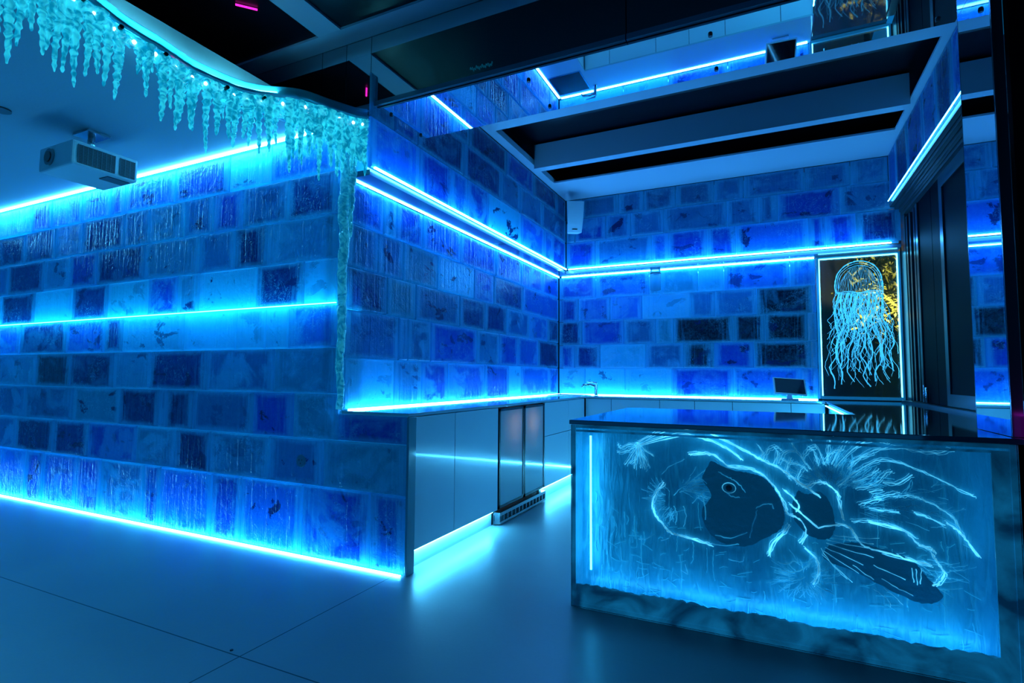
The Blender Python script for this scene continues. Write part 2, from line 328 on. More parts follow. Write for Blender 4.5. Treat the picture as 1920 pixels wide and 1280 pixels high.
BLT = ['CTRBRCBR', 'MMMRMRBN', 'NTMNNMBN', 'MMTCRNBB', 'BTRBRRRR']
block_wall('wall_left', [(z, [2.662]+us[1:-1]+[6.545], t) for (z, us), t in zip(BL, BLT)], 'x', -2.46, 1, ICE_B, [(2.67, 6.54, .93, 2.45)], label='bar side wall of blue ice blocks below the ledge')
BUT = ['BRBRCBBR', 'MRNNMM', 'NMNNM']
BUr = [(z, [2.655]+us[1:-1]+[6.325], t) for (z, us), t in zip(BU[:2], BUT)]
BUr.append(((3.13, 3.38), [3.2, 3.5, 3.902, 4.63, 5.29, 6.0, 6.325], 'NMNRNM')); BUr[1][1].insert(1, 2.9)
block_wall('wall_left', BUr, 'x', -2.28, 1, ICE_B, [(2.67, 6.32, 2.51, 2.9), (3.21, 6.32, 2.85, 3.38)], .14, label='overhanging upper band of blue ice blocks on the bar side wall')
CLT = ['CCCRBB', 'RNCMKRKM', 'NRMTKKKM', 'RBBCMMKB', 'RBTTCBB']
block_wall('wall_back', [(z, [-2.452]+us[1:-1]+[.462], t) for (z, us), t in zip(CL, CLT)], 'y', 6.55, -1, ICE_B, [(-2.45, .462, .93, 2.45)], label='back wall of blue and black-looking ice blocks behind the counter')
CUT = ['RMBRRBRRN', 'MRMMMMMRM', 'MMMMMMMMM']
block_wall('wall_back', [(z, [-2.275]+us[1:-1]+[1.10 if z[0] > 2.9 else 1.19], t) for (z, us), t in zip(CU, CUT)], 'y', 6.33, -1, ICE_B, [(-2.27, 1.1, 2.53, 3.38), (1.0, 1.19, 2.53, 2.84)], .14, label='overhanging upper band of ice blocks on the back wall')
block_wall('wall_right', [((2.915, 3.38), [3.9, 4.25, 4.62, 5.0, 5.5, 5.95, 6.315], 'RNBRNB')], 'x', 1.10, -1, ICE_B, [(3.9, 6.31, 2.92, 3.375)], label='narrow band of ice blocks above the dark servery window')

# ledges (underside of the overhanging bands)
struct(box(-2.455, -2.29, 2.665, 6.5, 2.455, 2.492).build('trim_1', SOFFIT), 'pale blue-grey underside of the block overhang on the bar side wall')
struct(box(-2.285, 1.185, 6.345, 6.545, 2.455, 2.492).build('trim_2', SOFFIT), 'pale blue-grey underside of the block overhang on the back wall')

# ---------------------------------------------------------------- LED lines
def led(name, b, mat, label, group='LED light lines'):
    return tag(box(*b).build(name, mat), label, 'light strip', group)
led('led_strip', (-8.7, -1.97, 2.630, 2.642, .003, .010), LED_A, 'bright cyan LED line along the foot of the long ice wall')
led('led_strip', (-8.7, -2.6, 2.61, 2.626, 2.796, 2.807), LED_A, 'bright cyan LED line where the long ice wall meets the lowered ceiling')
led('led_strip', (-8.6, -2.525, 2.636, 2.648, 1.637, 1.642), LED_M, 'thin cyan LED line in a seam halfway up the long ice wall')
led('led_strip', (-2.272, -2.258, 2.68, 6.30, 2.497, 2.508), LED_B, 'LED line under the upper blocks of the bar side wall')
led('led_strip', (-2.24, 1.10, 6.303, 6.318, 2.497, 2.508), LED_B, 'LED line under the upper blocks of the back wall')
led('led_strip', (-2.446, -2.438, 2.70, 6.52, 2.446, 2.453), LED_B, 'LED line at the top of the lower blocks on the bar side wall')
led('led_strip', (-2.41, .45, 6.531, 6.539, 2.446, 2.453), LED_B, 'LED line at the top of the lower blocks on the back wall')
led('led_strip', (-2.445, -2.42, 2.69, 6.50, .9475, .956), LED_B, 'LED line along the back edge of the worktop on the bar side wall')
led('led_strip', (-2.41, .445, 6.505, 6.53, .9475, .956), LED_B, 'LED line along the back edge of the worktop under the back wall')
led('led_strip', (1.078, 1.085, 3.95, 6.28, 2.906, 2.912), LED_D, 'LED line under the block band above the servery window')

for nm, b, mt, lb in (('led', (-2.44, -1.98, 2.69, 2.70, .015, .025), LED_IN, 'short LED line glowing inside the end of the long ice wall under the worktop'),
                      ('led', (-8.6, -2.47, 2.72, 2.74, .015, .03), LED_IN, 'LED line glowing inside the long ice wall behind its bottom row'),
                      ('led', (-8.6, -2.50, 2.72, 2.74, 2.76, 2.775), LED_IN, 'LED line glowing inside the long ice wall behind its top row'),
                      ('led', (-8.6, -2.50, 2.72, 2.73, 1.63, 1.645), LED_IN, 'LED line glowing inside the long ice wall behind its middle seam'),
                      ('led', (-2.55, -2.53, 2.83, 6.6, .965, .98), LED_INB, 'LED line glowing inside the bar side wall just above the worktop'),
                      ('led', (-2.55, -2.53, 2.83, 6.6, 2.40, 2.415), LED_INB, 'LED line glowing inside the bar side wall behind its row below the ledge'),
                      ('led', (-2.36, -2.345, 2.72, 6.3, 2.52, 2.535), LED_INB, 'LED line glowing inside the overhanging band of the bar side wall'),
                      ('led', (-2.4, .44, 6.62, 6.64, .965, .98), LED_INB, 'LED line glowing inside the back wall just above the worktop'),
                      ('led', (-2.4, .44, 6.62, 6.64, 2.40, 2.415), LED_INB, 'LED line glowing inside the back wall behind its row below the ledge'),
                      ('led', (-2.2, 1.08, 6.40, 6.415, 2.535, 2.55), LED_INB, 'LED line glowing inside the overhanging band of the back wall')):
    led('led_strip', b, mt, lb, 'LED lines inside the ice walls')

# ---------------------------------------------------------------- kitchen ceiling: perimeter boards, joist, black roof
cb = MB(); cb.box(-2.28, -2.19, 3.2, 6.33, 3.382, 3.44); cb.box(1.05, 1.16, 3.2, 6.33, 3.382, 3.40); cb.box(-2.19, 1.05, 5.68, 6.33, 3.382, 3.40); cb.box(-2.19, 1.05, 3.2, 4.22, 3.382, 3.44)
struct(cb.build('ceiling', KBEAM), 'pale ceiling boards around the dark roof opening over the bar')
struct(MB().box(-2.19, 1.05, 5.10, 5.20, 3.345, 3.60).build('trim_3', KBEAM), 'pale joist crossing the dark roof opening over the bar')
rf_ = MB(); rf_.box(-9, 2.6, 2.71, 9, 3.62, 3.68); rf_.box(-2.34, -2.29, 3.2, 6.42, 3.39, 3.62); rf_.box(-2.34, 1.22, 6.37, 6.42, 3.39, 3.62); rf_.box(1.17, 1.22, 3.2, 6.37, 3.39, 3.62)
struct(rf_.build('ceiling', NIGHT), 'black roof above the opening over the bar')
struct(box(-9, 2.6, -3, 2.70, 3.412, 3.45).build('ceiling', NIGHT), 'black glossy ceiling panels in front of the bar')

# front beams, fascia and mirrored bulkhead
struct(box(-6, .9, 2.545, 2.685, 3.395, 3.411).build('trim_4', BEAM), 'broad grey beam running above the mirrored bulkhead')
struct(box(-2.645, -2.455, -3, 2.544, 3.395, 3.411).build('trim_5', BEAM), 'broad grey beam running towards the bulkhead beside the icicles')
fa = MB()
for a, b in ((-6, -2.752), (-2.748, -2.535), (-2.531, -2.322), (-2.318, -.64), (-.634, .845)): fa.box(a, b, 2.688, 2.70, 2.945, 3.408)
fo = struct(fa.build('wall_bulkhead', DARKMIRROR), 'dark glass fascia panels above the bar front')
fr = MB(); fr.box(-2.318, -.64, 2.676, 2.698, 2.912, 2.942); fr.box(-.634, .845, 2.676, 2.698, 2.912, 2.942); fr.box(-2.531, -2.322, 2.69, 2.699, 2.90, 2.944)
struct(fr.build('trim_6', SOFFIT), 'slim pale strip along the foot of the dark glass fascia')
sg = MB(); pts, rs = wob_line = ([(-1.57+.004*i, 2.684, 2.985+.011*math.sin(i*1.9)+.006*math.sin(i*.7)) for i in range(38)], .0012)
sg.tube(pts, rs, 5).build('signature_mark', plain('signature_ink', (.2, .5, .6), .4, emit=(.0, .12, .2), es=.4), fo)
struct(box(-2.275, .845, 2.702, 3.18, 2.91, 3.38).build('wall_bulkhead', DARK), 'bulkhead box over the bar front')
t = thing('mirror_panel', (-.72, 2.94, 2.9), 'long mirror on the underside of the bulkhead, reflecting the worktop', 'mirror')
box(-2.27, .845, 2.70, 3.185, 2.895, 2.906).build('mirror_glass', MIRROR, t)
for bx_ in (-2.229, -1.235, -.235, .765):
    for by in (2.79, 3.127): MB().tube([(bx_, by, 2.896), (bx_, by, 2.884)], [.012, .010], 12).build('mounting_stud', BLACK, t)

# mirrored column on the counter
t = thing('mirrored_column', (.865, 2.95, .947), 'tall narrow mirror-faced pillar standing on the right end of the dark counter', 'column')
box(.846, .852, 2.765, 3.15, .948, 2.893).build('mirror_glass', MIRROR, t)
e = MB().box(.853, .885, 2.76, 3.155, .948, 2.893).box(.846, .852, 2.752, 2.762, .948, 2.893).box(.846, .852, 3.152, 3.158, .948, 2.893)
e.build('column_core', plain('column_edge', (.04, .10, .14), .2, metal=.7), t)

# ---------------------------------------------------------------- servery window on the right
wf = MB()
for x0, x1, z0, z1 in ((1.10, 1.135, 2.86, 2.905), (1.14, 1.17, 2.83, 2.90), (1.175, 1.20, 2.80, 2.90), (1.205, 1.24, 2.77, 2.90), (1.245, 1.29, 2.72, 2.90)): wf.box(x0, x1, 3.2, 6.36, z0, z1)
wf.box(1.14, 1.28, 3.2, 6.36, .93, .965)
wf.box(1.21, 1.28, 6.30, 6.50, .965, 2.86); wf.box(1.203, 1.34, 6.505, 6.60, .965, 2.86)
wo = struct(wf.build('window_1', plain('bronze_aluminium', (.05, .09, .11), .3, metal=.5)), 'dark servery window with stacked folding panels')
WFM = plain('window_leaf', (.03, .06, .075), .28, metal=.5)
for y in (6.18, 6.05, 5.90): box(1.205, 1.26, y, y+.05, .97, 2.72).build('window_leaf', WFM, wo)
box(1.205, 1.25, 5.35, 5.80, .97, 2.72).build('window_leaf', OFFBLACK, wo)
lf = MB(); lf.box(1.195, 1.204, 5.75, 5.82, .97, 2.72); lf.box(1.195, 1.204, 5.0, 5.08, .97, 2.72); lf.box(1.195, 1.204, 3.4, 5.0, 2.62, 2.72); lf.box(1.195, 1.204, 3.4, 5.0, .97, 1.06)
lf.build('window_leaf', WFM, wo)
box(1.205, 1.215, 3.3, 5.34, .97, 2.72).build('window_glass', OFFBLACK, wo)
MB().tube([(1.185, 5.62, .975), (1.185, 5.62, 1.10)], .012, 10).tube([(1.185, 5.70, .975), (1.185, 5.70, 1.12)], .008, 10).build('window_bolt', CHROME, wo)
struct(box(1.17, 1.30, 2.9, 6.36, 0, .93).build('wall_right', DARK), 'low dark wall under the servery window')
struct(box(1.30, 1.36, -1, 6.4, 0, 3.62).build('wall_right', OFFBLACK), 'black wall beyond the servery window')
struct(box(-6, 5, 8.6, 8.7, 0, 3.6).build('wall_backdrop', GROUND), 'added dark wall hiding the blue world behind the etched panel')  # added to keep the blue world light out of the pane's view
struct(box(.90, 1.30, 2.76, 2.80, 0, 2.9).build('door_1', OFFBLACK), 'black glass door right of the mirrored column')
d1 = bpy.data.objects['door_1']
MB().tube([(.945, 2.748, 1.15), (.945, 2.748, 1.22)], .003, 8).build('door_handle', PLASTIC, d1)
t = thing('pink_lit_planter', (1.0, 2.70, 0), 'pink glowing block box standing against the black glass door beside the counter', 'planter')
box(.880, 1.25, 2.66, 2.74, 0, .885).build('planter_base', BLACK, t)
box(.880, 1.25, 2.66, 2.74, .887, 1.026).build('planter_panel', plain('pink_panel', (.12, .01, .10), .3, emit=(.5, 0, .32), es=.9), t)
box(.880, 1.25, 2.655, 2.74, 1.028, 1.036).build('light_edge', LED_PINK, t)

# ---------------------------------------------------------------- counters
wt = MB(); wt.prism([(-2.455, 2.645), (-1.94, 2.645), (-1.94, 6.05), (.478, 6.05), (.478, 6.545), (-2.455, 6.545)], .926, .946)
tag(wt.build('worktop', TOPW, bevel=.002), 'pale glossy L-shaped worktop along the two ice block walls', 'worktop')
pt = MB(); pt.prism([(-.952, 2.692), (.872, 2.692), (.872, 2.81), (1.165, 2.81), (1.165, 6.545), (.482, 6.545), (.482, 4.0), (-.952, 4.0)], .924, .946)

def cabinet(x0, x1, y0, y1, facing, label, group, split=None, z0=.125, doors=1):
    t = thing('base_cabinet', ((x0+x1)/2, (y0+y1)/2, 0), label, 'cabinet', group)
    g = .0025
    if facing == 'x':
        box(x0, x1-.022, y0+.001, y1-.001, z0, .922).build('cabinet_body', BLACK, t)
        zs = [(z0, .920)] if not split else [(z0, split-g), (split+g, .920)]
        for i, (a, b) in enumerate(zs): box(x1-.02, x1, y0+g, y1-g, a, b).build('cabinet_door' if i == 0 else 'drawer_front', CAB, t, bevel=.002)
        box(x0, x1-.055, y0, y1, .0, z0-.003).build('plinth', TOE, t)
    else:
        box(x0+.001, x1-.001, y0+.022, y1, z0, .922).build('cabinet_body', BLACK, t)
        box(x0+g, x1-g, y0, y0+.02, z0, .920).build('cabinet_door', CAB, t, bevel=.002)
        box(x0, x1, y0+.055, y1, .0, z0-.003).build('plinth', TOE, t)
    return t
gB = 'glossy cabinets under the side worktop'
cabinet(-2.44, -1.95, 2.735, 3.195, 'x', 'glossy pale cabinet beside the end of the ice wall, first under the side worktop', gB)
cabinet(-2.44, -1.95, 3.195, 3.845, 'x', 'glossy pale cabinet between the first cabinet and the bar fridge', gB)
cabinet(-2.44, -1.95, 4.82, 5.50, 'x', 'glossy pale cabinet with a drawer above its door, just past the bar fridge', gB, split=.60)
cabinet(-2.44, -1.95, 5.50, 6.045, 'x', 'glossy pale corner cabinet with a drawer at the inner corner of the bar', gB, split=.60)
gC = 'glossy cabinets under the back worktop'
xs = [-1.945, -1.64, -1.10, -.735, -.36, .18, .476]
lab = ['narrow glossy cabinet below the tap, at the corner of the back worktop', 'wide glossy cabinet second from the tap corner under the back worktop', 'glossy cabinet third from the tap corner under the back worktop', 'glossy cabinet in the middle of the back worktop run', 'wide glossy cabinet left of the one below the tablet', 'narrow glossy cabinet below the tablet, last under the back worktop']
for i in range(6): cabinet(xs[i], xs[i+1], 6.07, 6.53, 'y', lab[i], gC)
# end panel of the run, next to the ice wall
tag(box(-1.952, -1.936, 2.650, 2.725, 0, .924).build('end_panel', plain('smoked_acrylic', (.10, .30, .38), .1, coat=.6), bevel=.002), 'narrow smoked upright panel closing the end of the cabinet run at the ice wall', 'panel')
# toe-kick LEDs
led('led_strip', (-1.995, -1.98, 2.74, 3.82, .108, .121), LED_T, 'LED line under the first two cabinets, lighting the floor', 'toe-kick LED lines')
led('led_strip', (-1.995, -1.98, 4.84, 6.04, .108, .121), LED_T, 'LED line under the cabinets past the bar fridge', 'toe-kick LED lines')
led('led_strip', (-1.93, .47, 6.098, 6.112, .108, .121), LED_T, 'LED line under the cabinets of the back worktop', 'toe-kick LED lines')

led('led_strip', (.466, .474, 4.05, 5.95, .908, .914), LED_FILL, 'added LED line under the inner edge of the dark counter, brightening the cabinets', 'added fill LED lines')  # added strip, unseen itself, brightens the cabinet doors across the aisle

# bar fridge with two glass doors
t = thing('bar_fridge', (-2.19, 4.33, 0), 'undercounter bar fridge with two tall glass doors and a slotted steel foot', 'fridge')
fb = MB(); fb.box(-2.44, -2.02, 3.85, 4.815, .10, .12); fb.box(-2.44, -2.40, 3.85, 4.815, .12, .90); fb.box(-2.44, -1.99, 3.85, 3.87, .12, .90); fb.box(-2.44, -1.99, 4.795, 4.815, .12, .90); fb.box(-2.44, -1.99, 3.85, 4.815, .90, .92)
fb.build('fridge_body', BLACK, t)
FG = plain('fridge_glass', (.60, .74, .78), .12, coat=.6, bump=.04, bscale=8)
_n = FG.node_tree; _t = _n.nodes.new('ShaderNodeBsdfTranslucent'); _t.inputs[0].default_value = (.9, .85, .7, 1); _m = _n.nodes.new('ShaderNodeMixShader'); _m.inputs[0].default_value = .3
_n.links.new(_n.nodes['Principled BSDF'].outputs[0], _m.inputs[1]); _n.links.new(_t.outputs[0], _m.inputs[2]); _n.links.new(_m.outputs[0], _n.nodes['Material Output'].inputs[0])
for _y in (4.16, 4.55):  # added lamps imitate warm reflections on the glass doors
    _l = bpy.data.lights.new('warm_reflection_lamp', 'POINT'); _l.energy = 1.3; _l.color = (1, .62, .30); _l.shadow_soft_size = .02
    _o = bpy.data.objects.new('warm_reflection_lamp', _l); COL.objects.link(_o); _o.location = (-2.035, _y, .76)
for y0, y1 in ((3.858, 4.335), (4.345, 4.808)):
    d = MB(); d.box(-1.975, -1.945, y0, y0+.022, .13, .912); d.box(-1.975, -1.945, y1-.022, y1, .13, .912); d.box(-1.975, -1.945, y0, y1, .13, .15); d.box(-1.975, -1.945, y0, y1, .892, .912)
    dd = d.build('fridge_door', DARK, t); box(-1.970, -1.950, y0+.022, y1-.022, .15, .892).build('door_glass', FG, dd)
gr = MB(); gr.box(-2.40, -1.99, 3.86, 4.81, .0, .09); gr.box(-1.99, -1.935, 3.86, 4.81, .075, .10); gr.box(-1.99, -1.935, 3.86, 4.81, .012, .03)
for k in range(14): gr.box(-1.985, -1.940, 3.86+.073*k, 3.873+.073*k, .03, .075)
gr.build('foot_grille', STEEL, t)

# sink and tap
t = thing('corner_sink', (-2.2, 6.22, .947), 'dark square sink bowl set in the corner of the worktop', 'sink')
sk = MB(); sk.box(-2.41, -2.395, 6.0, 6.45, .9475, .953); sk.box(-2.0, -1.985, 6.0, 6.45, .9475, .953); sk.box(-2.395, -2.0, 6.0, 6.015, .9475, .953); sk.box(-2.395, -2.0, 6.435, 6.45, .9475, .953)
sk.build('sink_rim', STEEL, t); box(-2.395, -2.0, 6.015, 6.435, .9472, .949).build('sink_bowl', BLACK, t)
t = thing('bar_tap', (-1.915, 6.40, .947), 'small chrome lever tap on the worktop in front of the back wall', 'tap')
MB().tube([(-1.915, 6.40, .9475), (-1.915, 6.40, .955), (-1.915, 6.40, 1.08)], [.028, .020, .018], 16).build('tap_body', CHROME, t)
MB().tube([(-1.915, 6.40, 1.05), (-1.98, 6.38, 1.078), (-2.06, 6.36, 1.075), (-2.085, 6.355, 1.05)], [.014, .013, .012, .011], 12).build('tap_spout', CHROME, t)
MB().tube([(-1.915, 6.40, 1.085), (-1.915, 6.40, 1.10), (-2.03, 6.39, 1.112)], [.016, .012, .006], 10).build('tap_lever', CHROME, t)
# soap plate seen in the mirror
tag(MB().tube([(-2.06, 6.44, .9475), (-2.06, 6.44, .957)], .055, 24).build('round_dish', PLASTIC), 'small round flat dish beside the tap', 'dish') if False else None

# tablet on a stand
t = thing('tablet_stand', (.20, 6.36, .947), 'black-screened tablet on a white sloping stand at the right end of the back worktop', 'tablet')
Mt = Matrix.Translation((.18, 6.34, 1.085)) @ Matrix.Rotation(math.radians(14), 4, 'Z') @ Matrix.Rotation(math.radians(-38), 4, 'X') @ Matrix.Rotation(math.radians(5), 4, 'Y')
box(-.155, .155, -.008, .008, -.105, .105, Mt).build('tablet_case', PLASTIC, t, bevel=.003)
box(-.140, .140, -.0095, -.0082, -.092, .092, Mt).build('screen', SCREEN, t)
st = MB(); st.box(.10, .26, 6.30, 6.46, .9475, .957); st.tube([(.18, 6.40, .955), (.18, 6.40, 1.02), (.18, 6.365, 1.08)], [.03, .022, .02], 12)
st.build('stand', PLASTIC, t)
# low box and trunking on the worktop right of the tablet
# clear canister under the back ledge
t = thing('clear_canister', (-1.20, 6.42, 2.0), 'clear cylindrical canister with a thin black ring hanging under the back ledge', 'canister')
MB().tube([(-1.20, 6.44, 2.19), (-1.20, 6.44, 2.20), (-1.20, 6.44, 2.385), (-1.20, 6.44, 2.39)], [.03, .062, .062, .058], 24).build('canister_jar', JAR, t)
MB().tube([(-1.20, 6.44, 2.392), (-1.20, 6.44, 2.40)], .064, 24).build('canister_ring', BLACK, t)
MB().tube([(-1.20, 6.44, 2.402), (-1.20, 6.44, 2.454)], .058, 24).build('canister_cap', JAR, t)

# ---------------------------------------------------------------- engraved bar counter front
def relief_material():
    m, nt, N, L, P = new_mat('frosted_relief_resin')
    tc = N.new('ShaderNodeTexCoord')
    n1 = N.new('ShaderNodeTexNoise'); n1.inputs['Scale'].default_value = 2.4; n1.inputs['Detail'].default_value = 6; n1.inputs['Distortion'].default_value = .7
    mp = N.new('ShaderNodeMapping'); mp.inputs['Scale'].default_value = (3, 1, .45)
    n2 = N.new('ShaderNodeTexNoise'); n2.inputs['Scale'].default_value = 9; n2.inputs['Detail'].default_value = 6; n2.inputs['Distortion'].default_value = 1.2
    L.new(tc.outputs['Object'], n1.inputs['Vector']); L.new(tc.outputs['Object'], mp.inputs[0]); L.new(mp.outputs[0], n2.inputs['Vector'])
    c = mixc(N, L, ramp(N, L, n1.outputs['Fac'], ((.35, 0), (.66, 1))), (.05, .30, .42), (.18, .68, .84))
    c = mixc(N, L, ramp(N, L, n2.outputs['Fac'], ((.52, 0), (.72, .55))), c, (.4, .85, .95))
    L.new(c, P.inputs['Base Color']); P.inputs['Roughness'].default_value = .22; P.inputs['Specular IOR Level'].default_value = .7
    b = N.new('ShaderNodeBump'); b.inputs['Strength'].default_value = .8; b.inputs['Distance'].default_value = .015
    L.new(n2.outputs['Fac'], b.inputs['Height']); L.new(b.outputs[0], P.inputs['Normal'])
    em = N.new('ShaderNodeVectorMath'); em.operation = 'MULTIPLY'; em.inputs[1].default_value = (.02, .50, .95); L.new(c, em.inputs[0]); L.new(em.outputs[0], P.inputs['Emission Color']); P.inputs['Emission Strength'].default_value = .20  # emission stands in for LED light spreading through the panel
    return m
RELIEF = relief_material()
BODYD = plain('dark_silhouette_resin', (.04, .22, .33), .2, bump=.9, bscale=26, vary=.6, emit=(.0, .05, .11), es=.5)
ETCH = plain('emissive_engraving', (.5, .9, 1.0), .2, bump=.5, bscale=50, emit=(.12, .62, .95), es=1.0)  # engraving strokes emit by themselves in place of edge light in acrylic
def vary_emission(m, lo, hi, sc_):
    nt = m.node_tree; N, L, P = nt.nodes, nt.links, nt.nodes['Principled BSDF']; tc = N.new('ShaderNodeTexCoord'); n = N.new('ShaderNodeTexNoise'); n.inputs['Scale'].default_value = sc_; n.inputs['Detail'].default_value = 3
    L.new(tc.outputs['Object'], n.inputs['Vector']); r = N.new('ShaderNodeMapRange'); r.inputs[1].default_value = .35; r.inputs[2].default_value = .68; r.inputs[3].default_value = lo; r.inputs[4].default_value = hi
    L.new(n.outputs['Fac'], r.inputs[0]); L.new(r.outputs[0], P.inputs['Emission Strength'])
vary_emission(ETCH, .15, 1.5, 7)
ETCH_BOLD = plain('bold_engraving', (.5, .9, 1.0), .2, bump=.5, bscale=50, emit=(.16, .66, .98), es=1.0); vary_emission(ETCH_BOLD, .25, 2.2, 8)
ETCH_FINE = plain('fine_engraving', (.3, .75, .9), .2, emit=(.04, .42, .75), es=.5); vary_emission(ETCH_FINE, .05, .75, 6)
ETCH2 = plain('jelly_engraving', (.5, .9, 1.0), .2, emit=(.04, .45, .80), es=1.0)  # own emission stands in for edge light in the etching
BORDER = plain('dark_resin_border', (.10, .38, .52), .3, coat=.2, bump=1, bscale=14, vary=.8, emit=(.005, .12, .26), es=.5)
def vary_early(m, lo, hi, sc_):
    nt = m.node_tree; N, L, P = nt.nodes, nt.links, nt.nodes['Principled BSDF']; tc = N.new('ShaderNodeTexCoord'); n = N.new('ShaderNodeTexNoise'); n.inputs['Scale'].default_value = sc_; n.inputs['Detail'].default_value = 6; n.inputs['Distortion'].default_value = 1
    L.new(tc.outputs['Object'], n.inputs['Vector']); r = N.new('ShaderNodeMapRange'); r.inputs[1].default_value = .35; r.inputs[2].default_value = .68; r.inputs[3].default_value = lo; r.inputs[4].default_value = hi
    L.new(n.outputs['Fac'], r.inputs[0]); L.new(r.outputs[0], P.inputs['Emission Strength'])
vary_early(BORDER, .1, 1.0, 5)  # patchy emission stands in for light inside the border resin
t = thing('bar_counter', (0, 3.3, 0), 'bar counter whose frosted glowing front carries an engraved deep-sea fish', 'bar counter')
bb = MB(); bb.box(-.945, .845, 2.86, 3.98, 0, .922); bb.box(.50, 1.13, 3.99, 6.04, 0, .922)
bb.build('counter_body', CAB, t); pt.build('counter_top', TOPD, t, bevel=.003)
box(-.945, .845, 2.835, 2.858, .0, .922).build('relief_panel', RELIEF, t)
bd = MB(); bd.box(-.945, -.925, 2.718, 2.834, 0, .922); bd.box(.825, .845, 2.718, 2.834, 0, .922); bd.box(-.924, .824, 2.718, 2.834, .905, .922); bd.box(-.924, .824, 2.72, 2.834, 0, .02)
bd.box(.768, .824, 2.722, 2.73, .02, .895); rb_ = random.Random(9); nb = 90; b0 = len(bd.v)
for yy in (2.722, 2.730):
    for i in range(nb+1): bd.v += [Vector((-.924+1.692*i/nb, yy, .02)), Vector((-.924+1.692*i/nb, yy, .112+.004*math.sin(i*.31)+rb_.uniform(-.006, .006)))]
for i in range(nb):
    a = b0+2*i; c = a+2*(nb+1); bd.f += [[a, a+2, a+3, a+1], [c, c+1, c+3, c+2], [a+1, a+3, c+3, c+1]]; bd.smooth += [0, 0, 0]; bd.box(-.924, .768, 2.722, 2.73, .885, .895)
bd.build('panel_border', BORDER, t)
box(-.945, .845, 2.700, 2.716, 0.001, .922).build('front_pane', PANE, t, bevel=.002)
box(-.868, -.860, 2.78, 2.788, .17, .86).build('led_line', LED_P, t)
box(-.90, .76, 2.738, 2.748, .072, .082).build('led_line', led_mat('led_plinth_base', (.05, .50, 1.0), 15), t)
box(.790, .80, 2.74, 2.75, .14, .84).build('led_line', led_mat('led_dim', (.03, .4, 1), 1.5), t)
